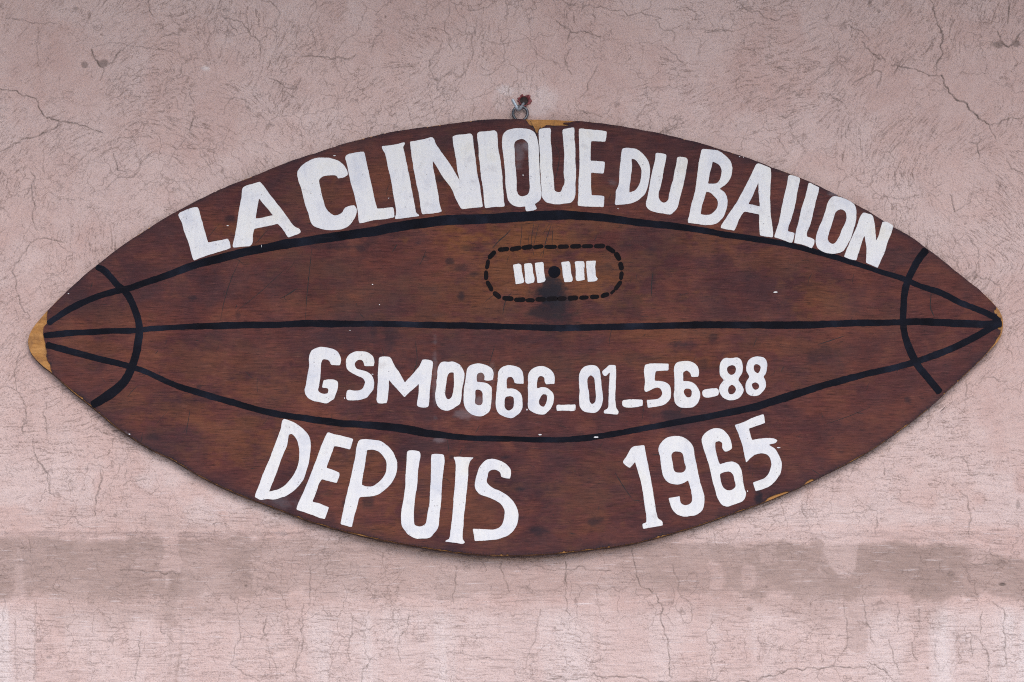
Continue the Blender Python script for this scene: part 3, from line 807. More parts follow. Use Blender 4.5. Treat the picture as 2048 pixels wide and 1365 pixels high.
# ---- relief, metres towards the viewer
H = (fbm(GU, GV, 420, 201, 3) - .5) * 0.0045 + (fbm(GU, GV, 110, 205, 3) - .5) * 0.0030 + (fbm(GU, GV, 40, 207, 4, 0.6) - .5) * 0.0024
H += np.clip(trow, -2.5, 2.5) * 0.00028 + np.clip(hair2, -2.5, 2.5) * 0.00012 + np.clip(hair1, -2.5, 2.5) * 0.00006
H -= crack * 0.0011 + spall * 0.0022 + hair * 0.00030
lip = np.exp(-((GV - 1063) / 5.0) ** 2) * np.interp(GU[0], [0, 120, 260, 480, 700, 900, 1400, 1500, 2048], [.5, .8, 1, .9, .5, .1, .3, .5, .4])[None, :]
def profile(V):
    return np.interp(V, [1040, 1066, 1078, 1112, 1160, 1192, 1214, 1250, 1365, 1500], [0, 0, -0.0012, -0.0040, -0.0050, -0.0042, -0.0022, -0.0006, 0.0020, 0.0030])
H += profile(GV) * (0.75 + 0.5 * fbm(GU, GV * 0.3, 200, 211, 2)) + lip * 0.0020

fullH = (fbm(FU, FV, 420, 201, 3) - .5) * 0.0045 + profile(FV)
nv, nu = FU.shape
def embed(fine, outside):
    A = np.full((nv, nu), float(outside))
    A[vpre:vpre + len(vfine), upre:upre + len(ufine)] = fine
    return A
HH = fullH
HH[vpre:vpre + len(vfine), upre:upre + len(ufine)] = H
A_crack = embed(np.maximum(np.clip(crack, 0, 1), spall * 0.8), 0.0)
A_stain_shade = embed(np.clip(stain_shade, 0, 1), 0.0)
A_hair = embed(np.clip(hair, 0, 1), float(hair.mean()))
A_pale = embed(np.clip(pale, 0, 1), float(pale.mean()))
A_red = embed(np.clip(red, 0, 1), float(red.mean()))
A_dirt = embed(np.clip(dirt, 0, 1), 0.0)
A_low = sstep(FV + embed((fbm(GU, GV, 120, 221, 3) - .5) * 160, 0), 930, 1080) * 0.92 + 0.06
wx, wz = to_wall(FU, FV)
co = np.stack([wx, -HH, wz], -1).reshape(-1, 3).astype(np.float32)
idx = np.arange(nv * nu, dtype=np.int32).reshape(nv, nu)
quads = np.stack([idx[:-1, :-1], idx[1:, :-1], idx[1:, 1:], idx[:-1, 1:]], -1)
# behind the board the fine sheet is swapped for plain render set a few millimetres back
hid = np.zeros((nv - 1, nu - 1), bool)
hid[vpre:vpre + len(vfine) - 1, upre:upre + len(ufine) - 1] = (inside(core_loop[::6], GU[:-1, :-1], GV[:-1, :-1]) & (sign_d[:-1, :-1] > 44))
quads = quads[~hid].reshape(-1, 4)
bk = np.array([to_wall(60, 1120), to_wall(2000, 1120), to_wall(2000, 230), to_wall(60, 230)])
co = np.concatenate([co, np.array([(x, 0.012, z) for x, z in bk], np.float32)])
quads = np.concatenate([quads, np.array([[len(co) - 4, len(co) - 3, len(co) - 2, len(co) - 1]], np.int32)]).astype(np.int32)
used = np.zeros(len(co), bool)
used[quads.ravel()] = True
renum = (np.cumsum(used) - 1).astype(np.int32)
co = co[used]
quads = renum[quads]
me = bpy.data.meshes.new('plaster_wall')
me.vertices.add(len(co)); me.vertices.foreach_set('co', co.ravel())
me.loops.add(quads.size); me.loops.foreach_set('vertex_index', quads.ravel())
me.polygons.add(len(quads)); me.polygons.foreach_set('loop_start', np.arange(0, quads.size, 4, dtype=np.int32))
me.polygons.foreach_set('use_smooth', np.ones(len(quads), bool))
me.update(calc_edges=True)
def put_attr(me, name, chans):
    a = me.attributes.new(name, 'FLOAT_COLOR', 'POINT')
    d = np.stack([c.ravel() for c in chans], -1).astype(np.float32)
    a.data.foreach_set('color', d.ravel())
A_big = embed(fbm(GU, GV, 200, 401, 4), .5)
A_mid = embed(fbm(GU, GV, 27, 407, 4, 0.62), .5)
A_g1 = embed(sstep(fbm(GU, GV, 110, 411, 3, 0.62), .50, .60), .2)
A_g2 = embed(sstep(fbm(GU, GV, 48, 421, 3, 0.62), .53, .63), .2)
tail = lambda A: np.concatenate([A.ravel(), np.zeros(4)])[used]
put_attr(me, 'wear', [tail(A) for A in (A_crack, A_stain_shade, A_hair, A_pale)])
put_attr(me, 'tone', [tail(A) for A in (A_big, A_g1, A_g2, A_mid)])
put_attr(me, 'tint', [tail(A) for A in (A_red, A_dirt, A_low, A_red * 0 + 1)])
me.materials.append(M_PLASTER)
wall = link(bpy.data.objects.new('plaster_wall', me))
wall['label'] = 'cracked pink plaster wall with a grey band of damp and painted shade behind the oval sign'
wall['category'] = 'wall'

# eave above the sign, unseen, put in to shade the upper wall
EZ, EDEEP = 1.45, 1.32
ex = 3.0
ev = [(-ex, 0.05, EZ), (ex, 0.05, EZ), (ex, -EDEEP, EZ), (-ex, -EDEEP, EZ), (-ex, 0.05, EZ + 0.12), (ex, 0.05, EZ + 0.12), (ex, -EDEEP, EZ + 0.12), (-ex, -EDEEP, EZ + 0.12)]
added_eave = mesh_obj('added_eave', ev, [(0, 3, 2, 1), (4, 5, 6, 7), (0, 1, 5, 4), (1, 2, 6, 5), (2, 3, 7, 6), (3, 0, 4, 7)], M_CONC)
added_eave['kind'] = 'structure'
# unseen pale sheet added below the wall to throw daylight back up
gz = -3.5
added_ground = mesh_obj('added_ground', [(-9, 0.2, gz), (9, 0.2, gz), (9, -14, gz), (-9, -14, gz)], [(0, 3, 2, 1)], M_BOUNCE)
added_ground['kind'] = 'structure'

# ================================================================== SIGN
sign = link(bpy.data.objects.new('hanging_sign', None))
sign.empty_display_size = 0.1
sign['label'] = 'pointed oval brown wooden shop sign painted like a rugby ball with white lettering'
sign['category'] = 'sign'
sign['kind'] = 'thing'
Y_VB = YF + 0.0018               # back of the veneer = front of the core
Y_BACK = YF + 0.0110

# core board: front, back and sides
L3 = [Vector((U(p)[0], U(p)[1], 0)) for p in core_loop]
n = len(L3)
cv = [(v.x, Y_VB, v.y) for v in L3] + [(v.x, Y_BACK, v.y) for v in L3]
cf, ci = [], []
for t in tessellate_polygon([L3]):
    a, b, c = (L3[i] for i in t)
    if (b.x - a.x) * (c.y - a.y) - (b.y - a.y) * (c.x - a.x) < 0:
        t = (t[0], t[2], t[1])
    cf.append(tuple(t)); ci.append(0)
    cf.append((n + t[0], n + t[2], n + t[1])); ci.append(1)
for i in range(n):
    j = (i + 1) % n
    cf.append((i, n + i, n + j, j)); ci.append(1)
core = mesh_obj('board_core', cv, cf, [M_CORE, M_EDGE], sign, mat_idx=ci)
core['label'] = 'plywood board with raw yellow wood bared at the chipped tips'

# face veneer: constrained triangulation, fine enough to carry its stains
S = 3.3
gu, gv = np.meshgrid(np.arange(60, 2010, S), np.arange(240, 1112, S * 0.87))
gu[::2] += S / 2
gu = gu.ravel() + rng.uniform(-.4, .4, gu.size); gv = gv.ravel() + rng.uniform(-.4, .4, gv.size)
ins = inside(ven_loop[::2], gu, gv)
gu, gv = gu[ins], gv[ins]
cell = set((int(p[0] // 2), int(p[1] // 2)) for p in ven_loop)
ok = np.array([not any((int(a // 2) + i, int(b // 2) + j) in cell for i in (-1, 0, 1) for j in (-1, 0, 1)) for a, b in zip(gu, gv)])
gu, gv = gu[ok], gv[ok]
pts2 = [Vector((float(a), float(b))) for a, b in ven_loop] + [Vector((float(a), float(b))) for a, b in zip(gu, gv)]
nl = len(ven_loop)
vo, eo, fo, _, _, _ = delaunay_2d_cdt(pts2, [(i, (i + 1) % nl) for i in range(nl)], [list(range(nl))], 1, 1e-5)
VP = np.array([(v.x, v.y) for v in vo])
Fv = []
for f in fo:
    a, b, c = VP[f[0]], VP[f[1]], VP[f[2]]
    ar = (b[0] - a[0]) * (c[1] - a[1]) - (b[1] - a[1]) * (c[0] - a[0])
    Fv.append((f[0], f[2], f[1]) if ar > 0 else tuple(f))      # v grows downwards
nvv = len(VP)
verts = [(*U(p), ) for p in VP]
verts = [(x, YF, z) for x, z in verts]
base = len(verts)
verts += [(U(p)[0], Y_VB - 0.0001, U(p)[1]) for p in ven_loop]
VL = np.array([(v[0], v[2]) for v in verts[:nl]])
# boundary order is kept: the first nl input points come out first
side = [(i, base + i, base + (i + 1) % nl, (i + 1) % nl) for i in range(nl)]
veneer = mesh_obj('face_veneer', verts, Fv + side, M_VENEER, sign)
veneer['label'] = 'varnished red brown wood face with dark stains'

u_, v_ = VP[:, 0], VP[:, 1]
wq = fbm(u_, v_, 30, 301, 4) - .5
wq2 = fbm(u_ * 0.35, v_, 16, 303, 3) - .5
wq3 = fbm(u_ * 0.6, v_, 9, 305, 3, 0.7) - .5
def vb(lst, warp=0.6, soft=0.5):
    out = np.zeros(len(u_))
    for (u, v, ru, rv, st) in lst:
        d = np.hypot((u_ - u) / ru, (v_ - v) / rv) + (wq + wq2 * .8 + wq3 * 1.5) * warp * 1.6
        out = np.maximum(out, st * sstep(d, 1 + soft, 1 - soft))
    return out
dark = vb([(1102,594,33,27,1.0),(1101,622,44,24,.82),(1098,570,14,17,.92),(1114,606,32,18,.9),(1088,630,30,14,.66),(1128,632,20,10,.6),(1252,598,24,26,.42),(1268,628,18,18,.35),(880,357,10,8,.7),(459,438,11,6,.7),(1075,1060,18,9,.62),(1186,1042,18,7,.62),(1366,690,24,6,.72),(1427,678,8,10,.5),
 (899,522,8,6,.7),(925,536,14,9,.55),(948,548,10,4,.5),(723,497,12,9,.6),(835,487,7,4,.55),(922,593,7,7,.7),(385,595,8,6,.6),(476,629,4,7,.4),(398,774,4,4,.6),(688,1006,7,8,.7),(737,1006,13,12,.62),(1520,994,9,12,.92),(1013,915,11,4,.75),(1042,979,9,4,.6),(902,915,4,4,.7),
 (780,470,50,5,.35),(650,494,40,5,.45),(310,875,14,6,.5),(582,727,5,7,.4),(1306,565,5,24,.35),(1300,500,10,8,.3),(1648,705,18,10,.45),(1625,715,8,12,.4),(1815,800,6,6,.6),(1808,560,12,10,.35),(545,1000,24,10,.35),(693,1000,8,4,.6),(940,497,14,5,.4),(1130,508,22,12,.3),(1480,1030,30,8,.3),
 (1405,730,8,10,.35),(1340,835,22,16,.42),(1362,600,10,6,.2),(1500,560,20,14,.25),(1208,540,14,8,.25),(972,488,10,4,.35),(784,672,14,20,.42),(747,660,6,14,.35),(615,972,12,3,.35),(640,985,30,5,.3),(1280,715,30,8,.3)])
for (u0, v0, u1, v1, w, st) in [(672,580,598,592,3,.5)]:
    pass
grime = vb([(755,645,110,60,.5),(790,690,60,46,.5),(1000,705,150,34,.45),(1090,700,60,40,.5),(640,560,160,40,.4),(600,690,90,30,.25),(1290,490,60,50,.5),(1280,540,40,30,.45),(1330,600,60,40,.25),(1690,600,70,60,.3),(1500,610,120,40,.25),(1450,820,60,20,.35),(1350,835,40,26,.55),
 (1130,980,120,60,.3),(300,560,90,30,.35),(160,600,50,30,.35),(480,690,80,30,.25),(900,290,220,22,.65),(740,290,90,14,.6),(1050,262,80,18,.65),(1300,310,160,40,.45),(1600,400,140,30,.3),(1850,500,60,40,.35),(1220,360,30,50,.4),(560,410,60,30,.35),(330,880,60,22,.4),(560,1000,60,18,.5),
 (1000,1090,200,14,.4),(1420,1030,120,14,.4),(1700,880,90,40,.3),(1750,700,120,30,.25),(860,800,60,26,.3),(900,590,60,30,.2),(870,890,60,14,.45),(1060,620,120,14,.3),(1180,470,40,20,.35),(1010,390,24,60,.35)], 1.1, 0.95)
orange = vb([(1050,480,130,34,.8),(1190,560,110,50,.7),(1010,560,70,50,.65),(960,600,120,40,.5),(870,640,110,16,.5),(700,600,90,26,.35),(640,545,60,18,.35),(520,500,60,20,.4),(480,460,36,14,.5),(650,390,60,30,.35),(900,330,60,50,.4),(820,360,60,60,.3),(1220,450,70,14,.55),(1380,480,90,20,.45),
 (1640,595,40,30,.6),(1560,520,80,20,.3),(1100,730,90,20,.35),(950,740,60,16,.45),(1060,750,40,30,.35),(560,780,90,30,.3),(440,720,100,30,.3),(480,880,90,40,.4),(360,830,70,30,.35),(700,930,60,60,.4),(900,1000,100,60,.35),(1180,1000,60,60,.35),(1330,660,140,18,.4),(1340,720,120,16,.4),(1560,690,80,16,.3),(200,640,60,30,.25),(200,700,60,20,.3),
 (1640,760,80,20,.2),(1750,640,50,18,.25),(1500,900,60,40,.2),(760,1060,60,14,.4),(960,1070,50,12,.4),(240,800,50,20,.3),(1180,372,30,24,.5)], 1.1, 0.9)
white = vb([(1038,310,9,20,.32),(1052,292,10,8,.5),(960,752,9,12,.25),(957,806,8,10,.30),(938,828,22,8,.30),(870,760,4,60,.22),(985,770,4,40,.15),(560,1004,30,8,.18),(1090,870,6,2,.1),(1680,388,14,5,.55),(1224,365,8,6,.2),(878,880,10,4,.35),(250,868,6,3,.3)], 0.8, 0.7)
rim = np.full(len(u_), 99.0)
for a in ven_loop[::2]:
    np.minimum(rim, np.hypot(u_ - a[0], v_ - a[1]), out=rim)
dark = np.maximum(dark, np.exp(-rim / 3.0) * (0.35 + 1.3 * np.clip(wq + .25, 0, .6)))
grime = np.maximum(grime, np.exp(-rim / 14.0) * 0.6)
pad = lambda a: np.concatenate([np.clip(a, 0, 1), np.zeros(nl)])
put_attr(veneer.data, 'wear', [pad(dark), pad(white), pad(orange), pad(grime)])

# ------------------------------------------------------------------ black seams of the ball
def ribbon(name, cl, level, mat, seed=0, rough=0.7, parent=None, cap=2.0):
    cl = np.array(cl, float)
    P = smooth_loop([tuple(c[:2]) for c in cl], closed=False, step=2.2, corner=170)
    d = np.concatenate([[0], np.cumsum(np.linalg.norm(np.diff(cl[:, :2], axis=0), axis=1))])
    dp = np.concatenate([[0], np.cumsum(np.linalg.norm(np.diff(P, axis=0), axis=1))])
    W = np.interp(dp / dp[-1], d / d[-1], cl[:, 2]) / 2
    T = np.gradient(P, axis=0)
    T /= np.linalg.norm(T, axis=1, keepdims=True)
    Nn = np.stack([-T[:, 1], T[:, 0]], 1)
    r = np.random.default_rng(seed + 900)
    def wob():
        a = r.normal(size=len(P)); b = r.normal(size=len(P))
        for _ in range(2): a = np.convolve(np.pad(a, 1, mode='edge'), [.25, .5, .25], 'valid')
        for _ in range(40): b = np.convolve(np.pad(b, 1, mode='edge'), [.25, .5, .25], 'valid')
        return a * rough * .5 + b * rough * 1.8
    kk = np.minimum(dp, dp[-1] - dp)
    taper = np.sqrt(np.clip(kk / max(cap, 1e-3), 0.12, 1))
    A = P + Nn * ((W + wob()) * taper)[:, None]
    B = P - Nn * ((W + wob()) * taper)[:, None]
    m = len(P)
    yf = YF - level
    vs = [(U(p)[0], yf, U(p)[1]) for p in A] + [(U(p)[0], yf, U(p)[1]) for p in B]
    vs += [(U(p)[0], YF - 0.00001, U(p)[1]) for p in A] + [(U(p)[0], YF - 0.00001, U(p)[1]) for p in B]
    fs = []
    for i in range(m - 1):
        fs.append((i, i + 1, m + i + 1, m + i))
        fs.append((i + 1, i, 2 * m + i, 2 * m + i + 1))
        fs.append((m + i, m + i + 1, 3 * m + i + 1, 3 * m + i))
    return mesh_obj(name, vs, fs, mat, parent)

upper = [(95,648,12),(117,633,12),(142.6,617,13),(181,599,13),(219.5,586,12.5),(258,577,13),(296.4,564,13),(340,549,14),(379,534,15),(418,523,16),(457,513,16),(496,503.3,16.6),(535,495.5,17),(574,488,17.5),(613,482.5,17),(652.5,477,17.5),(700,469.5,18),(740,464.5,19),
 (777,457.3,20),(836,448,21),(894.4,440.7,20),(953,439,20),(1011.6,435.8,20.5),(1060,432.5,20),(1100,431,19.5),(1144,431,18),(1200,434.5,16),(1220,437.5,15.4),(1278.6,445.5,14.6),(1337,452,13.4),(1395.8,459.5,13),(1440,467.5,12.5),(1498.6,476.7,12),(1557,486,12),
 (1596,494.8,11.3),(1635,505,11),(1674,516,11),(1713.4,528.5,10.4),(1752.5,541.3,10.5),(1780,549.5,10.5),(1808,558.5,11),(1844,574,11.5),(1882.6,587,12),(1921,606,12),(1959.5,621,12.5),(1985,633,12),(2001,643,10)]
middle = [(87,672,12),(130,667.5,12),(168,665,11.5),(220,662.5,11.5),(271,661,12.5),(340,655.7,10.5),(390,653.5,12),(442.5,652,13.6),(545,650.2,12.6),(613.4,647.2,13.2),(654.5,648,14.6),(700,648,12.6),(750,648,12),(852.7,650.4,12),(955,652.3,13),(1037,654.4,11.4),(1080,655.8,12),(1118,656.5,13),(1196,654.8,12.6),(1313.4,652.4,13),
 (1391.6,650,14),(1508.8,650.8,14.6),(1626,650.3,14.6),(1650,649,13),(1704,647,12.8),(1798,645,13),(1831,643.4,14),(1870,645,14),(1908,647,14.6),(1972,649,14),(2004,648,13)]
lower = [(91,690,13),(130,700,13),(194,717,12.5),(245,729.5,12),(296,746,11.5),(340,766.8,11.5),(408,789,13),(476.7,808.7,12.8),(545,826.6,13),(613.4,837.7,12.4),(682,847,14),(750,851.4,15),(818.5,860,17),(863,868,15),(890,871.5,12.6),(945,876.6,11.6),(1023.6,878.6,11),(1060,880,11.2),(1118,880.2,11),(1176.7,876,12.6),
 (1235,867,11.6),(1289,856.5,12),(1348.7,846,12.8),(1408,835.3,13.2),(1467,823.5,14),(1508.8,814.3,15),(1587,790,16),(1625,778,14),(1665,766.6,13),(1743,746,12.2),(1780,738,12.2),(1831,724,13),(1882.6,706,13),(1934,683,13),(1972,662,13),(1996,651,10)]
arc_l = [(191,535,9),(201,538,12),(214,547,13),(235,570.5,13),(253,587,13.5),(268,615,13.5),(276,638.5,13.5),(278.5,661.5,14.5),(276.5,684.6,15.5),(272.5,707.7,15),(263,736,15.5),(248,764,17),(224.6,785.5,19),(199,803,18),(183,812,15)]
arc_r = [(1853.5,499,15),(1836,521,14.6),(1821,549.5,14),(1811,578,14),(1807,608.5,13.5),(1806,644,13.5),(1811,675,13.5),(1821,703,14),(1835,731.5,14.6),(1857,757,15),(1881,786.5,14)]
for k, (nm, cl, lv) in enumerate([('upper', upper, .00014), ('middle', middle, .00023), ('lower', lower, .00032), ('left', arc_l, .00041), ('right', arc_r, .00041)]):
    o = ribbon('ball_seam', cl, lv, M_BLACK, seed=k, parent=sign)
    o['label'] = {'upper': 'black seam line arching under the shop name', 'middle': 'straight black seam line along the middle', 'lower': 'black seam line sagging above the founding year',
                  'left': 'curved black band across the left tip', 'right': 'curved black band across the right tip'}[nm]

# ------------------------------------------------------------------ lettering
def V(o, s, *loops):
    return [[(o[0] + x / s, o[1] + y / s) for x, y in L] for L in loops]
A_ = ((340, 280), 5.12); B_ = ((660, 240), 5.12); C_ = ((980, 160), 4.875); D_ = ((1220, 280), 6.8267); E_ = ((1440, 320), 5.12)
F_ = ((590, 680), 6.8267); G_ = ((860, 680), 6.8267); H_ = ((1120, 690), 4.6545); I_ = ((500, 820), 5.25); J_ = ((780, 860), 5.4607); K_ = ((1230, 810), 5.0556); M_ = ((940, 460), 6.0235)
LET = []
def let(ch, view, *loops):
    LET.append((ch, V(view[0], view[1], *loops)))
let('L', A_, [(88,768),(100,750),(275,690),(292,705),(310,770),(340,880),(372,990),(390,1055),(500,1032),(592,1013),(610,1050),(622,1108),(570,1130),(420,1172),(330,1205),(245,1238),(232,1215),(190,1060),(150,950),(120,850)])
let('A', A_, [(750,490),(920,430),(945,455),(1010,545),(1160,735),(1270,885),(1325,915),(1340,948),(1305,968),(1212,1002),(1172,942),(1105,860),(1000,885),(865,912),(850,965),(847,1045),(825,1085),(740,1095),(648,1105),(643,1085),(660,1010),(680,900),(705,740),(735,560)],
 [(912,602),(985,690),(1057,775),(950,798),(877,810),(890,730)])
let('C', A_, [(1302,350),(1308,320),(1350,265),(1420,215),(1500,190),(1580,185),(1660,195),(1730,220),(1785,265),(1810,310),(1820,358),(1790,380),(1720,398),(1705,370),(1640,365),(1570,375),(1530,405),(1527,430),(1540,490),(1565,600),(1590,685),(1630,745),(1685,777),(1730,768),(1768,740),(1785,700),(1830,682),(1888,672),(1910,712),(1905,770),(1880,820),(1830,880),(1770,912),(1680,926),(1590,922),(1520,905),(1465,880),(1435,830),(1415,750),(1380,650),(1345,500),(1315,420)])
let('L', B_, [(158,375),(175,358),(260,338),(345,328),(355,345),(375,440),(400,560),(430,690),(460,820),(482,912),(560,905),(648,895),(655,930),(662,1000),(560,1018),(440,1030),(350,1052),(303,1063),(292,1030),(285,960),(275,890),(240,740),(205,610),(180,480)])
let('I', B_, [(527,272),(600,262),(690,248),(762,232),(768,245),(750,275),(762,340),(790,470),(815,600),(840,740),(870,880),(880,950),(915,978),(908,988),(830,998),(740,1010),(668,1018),(665,1005),(678,960),(665,850),(640,710),(620,590),(585,450),(560,340),(540,310)])
let('N', B_, [(820,225),(900,212),(1000,192),(1035,180),(1062,195),(1085,250),(1150,340),(1230,460),(1325,622),(1305,520),(1290,400),(1265,270),(1255,172),(1290,160),(1380,150),(1445,143),(1458,160),(1470,260),(1490,390),(1505,530),(1535,680),(1552,800),(1565,890),(1545,895),(1430,905),(1350,913),(1330,890),(1280,790),(1240,700),(1180,620),(1130,545),(1085,465),(1052,420),(1060,520),(1085,640),(1105,750),(1122,860),(1145,940),(1120,950),(1020,962),(945,972),(937,950),(925,870),(905,740),(880,640),(860,510),(840,400),(825,290)])
let('I', B_, [(1510,140),(1530,125),(1620,118),(1690,112),(1708,130),(1715,190),(1722,290),(1750,450),(1765,600),(1775,750),(1785,885),(1760,890),(1670,895),(1588,905),(1582,870),(1570,740),(1550,600),(1530,440),(1520,290)])
let('Q', C_, [(118,580),(125,540),(150,505),(200,482),(270,473),(330,475),(390,485),(430,510),(455,555),(468,620),(475,720),(482,850),(490,990),(497,1160),(480,1185),(440,1210),(435,1215),(458,1258),(440,1270),(352,1283),(345,1265),(345,1235),(270,1240),(210,1215),(175,1175),(162,1110),(150,1000),(145,880),(130,740),(120,650)],
 [(237,625),(250,600),(290,580),(320,578),(350,595),(370,625),(375,740),(380,900),(383,1085),(370,1115),(330,1135),(300,1137),(275,1120),(262,1085),(258,970),(248,850),(240,720)])
let('U', C_, [(477,490),(490,480),(585,470),(592,490),(592,590),(605,720),(605,850),(620,960),(635,1085),(660,1095),(690,1092),(705,1050),(722,1020),(718,880),(722,740),(715,600),(707,510),(712,485),(760,475),(818,465),(822,490),(822,580),(832,640),(830,760),(838,880),(832,1020),(832,1120),(820,1165),(790,1195),(740,1208),(660,1215),(590,1208),(545,1190),(515,1155),(504,1090),(498,980),(489,840),(485,700),(478,580)])
let('E', C_, [(868,480),(885,478),(980,488),(1080,495),(1137,505),(1135,560),(1122,607),(1060,602),(985,598),(982,700),(980,790),(1050,795),(1117,800),(1115,870),(1107,915),(1040,910),(985,908),(985,1000),(988,1128),(1060,1130),(1115,1135),(1113,1200),(1108,1240),(1030,1240),(920,1235),(857,1230),(855,1200),(865,1100),(865,980),(872,850),(870,700),(868,600)])
let('D', D_, [(165,130),(190,115),(290,118),(360,130),(420,165),(480,235),(525,310),(545,390),(545,460),(530,560),(510,660),(480,730),(430,790),(360,840),(290,868),(220,882),(130,888),(75,895),(68,870),(80,790),(80,700),(105,650),(125,520),(130,400),(145,270),(155,190)],
 [(293,262),(330,268),(375,305),(410,360),(432,430),(425,510),(405,590),(370,660),(330,700),(262,723),(268,620),(285,490),(300,360)])
let('U', D_, [(622,185),(650,182),(765,200),(770,215),(752,320),(730,430),(715,520),(690,640),(665,730),(665,790),(690,840),(730,862),(770,850),(800,810),(805,750),(830,650),(865,520),(890,400),(910,300),(915,250),(930,237),(1045,252),(1060,280),(1060,320),(1040,430),(1010,580),(980,700),(950,810),(935,870),(915,940),(870,985),(830,1018),(720,1008),(620,990),(550,965),(505,925),(492,870),(510,790),(535,650),(560,510),(590,380),(615,270)])
let('B', D_, [(1252,135),(1275,128),(1380,135),(1470,150),(1550,195),(1610,250),(1650,310),(1665,390),(1660,470),(1635,540),(1590,600),(1540,640),(1492,672),(1540,700),(1580,745),(1600,810),(1600,880),(1580,970),(1550,1050),(1510,1100),(1460,1140),(1390,1160),(1300,1165),(1190,1150),(1065,1137),(1062,1110),(1080,1030),(1110,880),(1150,740),(1175,600),(1195,450),(1215,300),(1235,200)],
 [(1400,297),(1460,325),(1505,365),(1522,420),(1515,490),(1490,560),(1450,595),(1340,600),(1355,500),(1380,400)],[(1315,708),(1370,725),(1420,770),(1460,815),(1472,870),(1455,940),(1410,995),(1370,1020),(1320,1028),(1235,1022),(1245,950),(1280,820)])
let('A', E_, [(370,50),(390,40),(440,55),(518,85),(522,140),(515,300),(515,470),(525,600),(540,730),(543,795),(500,792),(410,775),(402,700),(402,560),(300,540),(245,533),(200,600),(165,690),(145,728),(80,715),(5,700),(10,680),(60,600),(120,510),(180,420),(250,290),(310,170),(345,95)],
 [(392,235),(395,330),(408,480),(350,465),(290,455),(335,370)])
let('L', E_, [(700,165),(715,157),(815,185),(818,210),(800,290),(780,400),(755,520),(730,610),(700,690),(695,735),(730,740),(764,752),(753,810),(740,852),(700,845),(640,820),(553,795),(560,770),(590,680),(625,530),(655,380),(685,260)])
let('L', E_, [(905,242),(920,235),(970,262),(1013,285),(1005,340),(975,450),(950,560),(925,660),(892,745),(890,790),(930,800),(968,820),(965,860),(940,908),(880,882),(820,865),(757,853),(763,815),(778,730),(802,640),(830,510),(870,390),(895,290)])
let('O', E_, [(1130,395),(1160,375),(1195,378),(1260,395),(1330,425),(1380,465),(1395,520),(1390,620),(1365,720),(1330,820),(1290,890),(1250,940),(1180,962),(1120,960),(1050,940),(1000,905),(980,850),(985,780),(1015,690),(1050,610),(1080,520),(1105,440)],
 [(1190,530),(1245,510),(1280,530),(1295,570),(1280,650),(1245,720),(1220,790),(1190,840),(1160,862),(1125,850),(1105,825),(1115,750),(1145,660),(1165,590)])
let('N', E_, [(1440,575),(1465,542),(1500,548),(1560,572),(1580,640),(1590,740),(1600,828),(1625,770),(1650,670),(1665,635),(1720,645),(1775,675),(1760,740),(1720,830),(1690,930),(1640,1050),(1615,1110),(1560,1085),(1495,1055),(1498,920),(1480,775),(1450,860),(1420,950),(1395,1030),(1340,1020),(1268,995),(1280,960),(1320,860),(1360,770),(1400,680)])
let('G', F_, [(190,280),(200,200),(230,145),(290,115),(350,100),(440,107),(510,122),(570,155),(610,210),(628,270),(615,350),(560,348),(488,345),(475,300),(440,270),(378,267),(360,310),(352,400),(345,520),(325,640),(312,690),(340,722),(400,740),(448,735),(455,690),(450,665),(370,655),(378,600),(390,555),(470,543),(540,548),(582,575),(585,640),(578,690),(550,760),(530,810),(480,845),(432,870),(350,858),(260,835),(180,795),(140,740),(130,680),(150,620),(165,510),(185,400)])
let('S', F_, [(695,300),(720,230),(770,185),(840,158),(910,160),(970,165),(1030,195),(1070,240),(1083,300),(1075,362),(1010,358),(945,360),(940,320),(915,280),(880,272),(840,290),(815,325),(820,365),(850,400),(920,420),(990,445),(1045,490),(1075,550),(1078,610),(1065,680),(1025,740),(980,790),(900,815),(800,828),(715,825),(700,800),(710,700),(735,685),(790,692),(880,690),(930,655),(950,610),(955,570),(920,525),(850,495),(780,460),(730,420),(700,370)])
let('M', F_, [(1145,245),(1180,232),(1285,235),(1310,255),(1340,315),(1380,390),(1430,460),(1500,588),(1570,510),(1640,430),(1700,360),(1725,300),(1740,275),(1780,270),(1865,290),(1880,305),(1870,430),(1858,550),(1840,680),(1835,800),(1820,910),(1795,925),(1690,915),(1665,895),(1680,800),(1690,690),(1692,600),(1600,690),(1495,788),(1400,680),(1280,545),(1282,640),(1270,750),(1260,830),(1250,870),(1130,868),(1112,830),(1120,720),(1130,580),(1135,430)])
let('0', G_, [(100,430),(120,355),(160,305),(240,300),(310,298),(380,325),(435,380),(465,440),(470,500),(455,590),(435,700),(425,800),(405,880),(360,910),(300,950),(220,970),(150,950),(95,890),(72,800),(72,730),(90,620),(85,570),(100,500)],
 [(240,490),(270,450),(325,447),(330,580),(320,680),(300,770),(280,805),(245,815),(215,780),(208,690),(225,580)])
let('6', G_, [(510,390),(560,345),(620,328),(700,328),(780,350),(840,390),(865,450),(858,550),(800,558),(735,553),(745,520),(735,475),(700,450),(660,460),(640,490),(640,580),(720,583),(790,605),(840,655),(842,750),(835,860),(820,960),(780,1005),(720,1040),(660,1045),(560,1015),(500,960),(465,880),(460,770),(465,660),(485,560),(495,460)],
 [(622,690),(650,680),(710,710),(718,780),(715,870),(690,895),(640,890),(615,865),(618,780)])
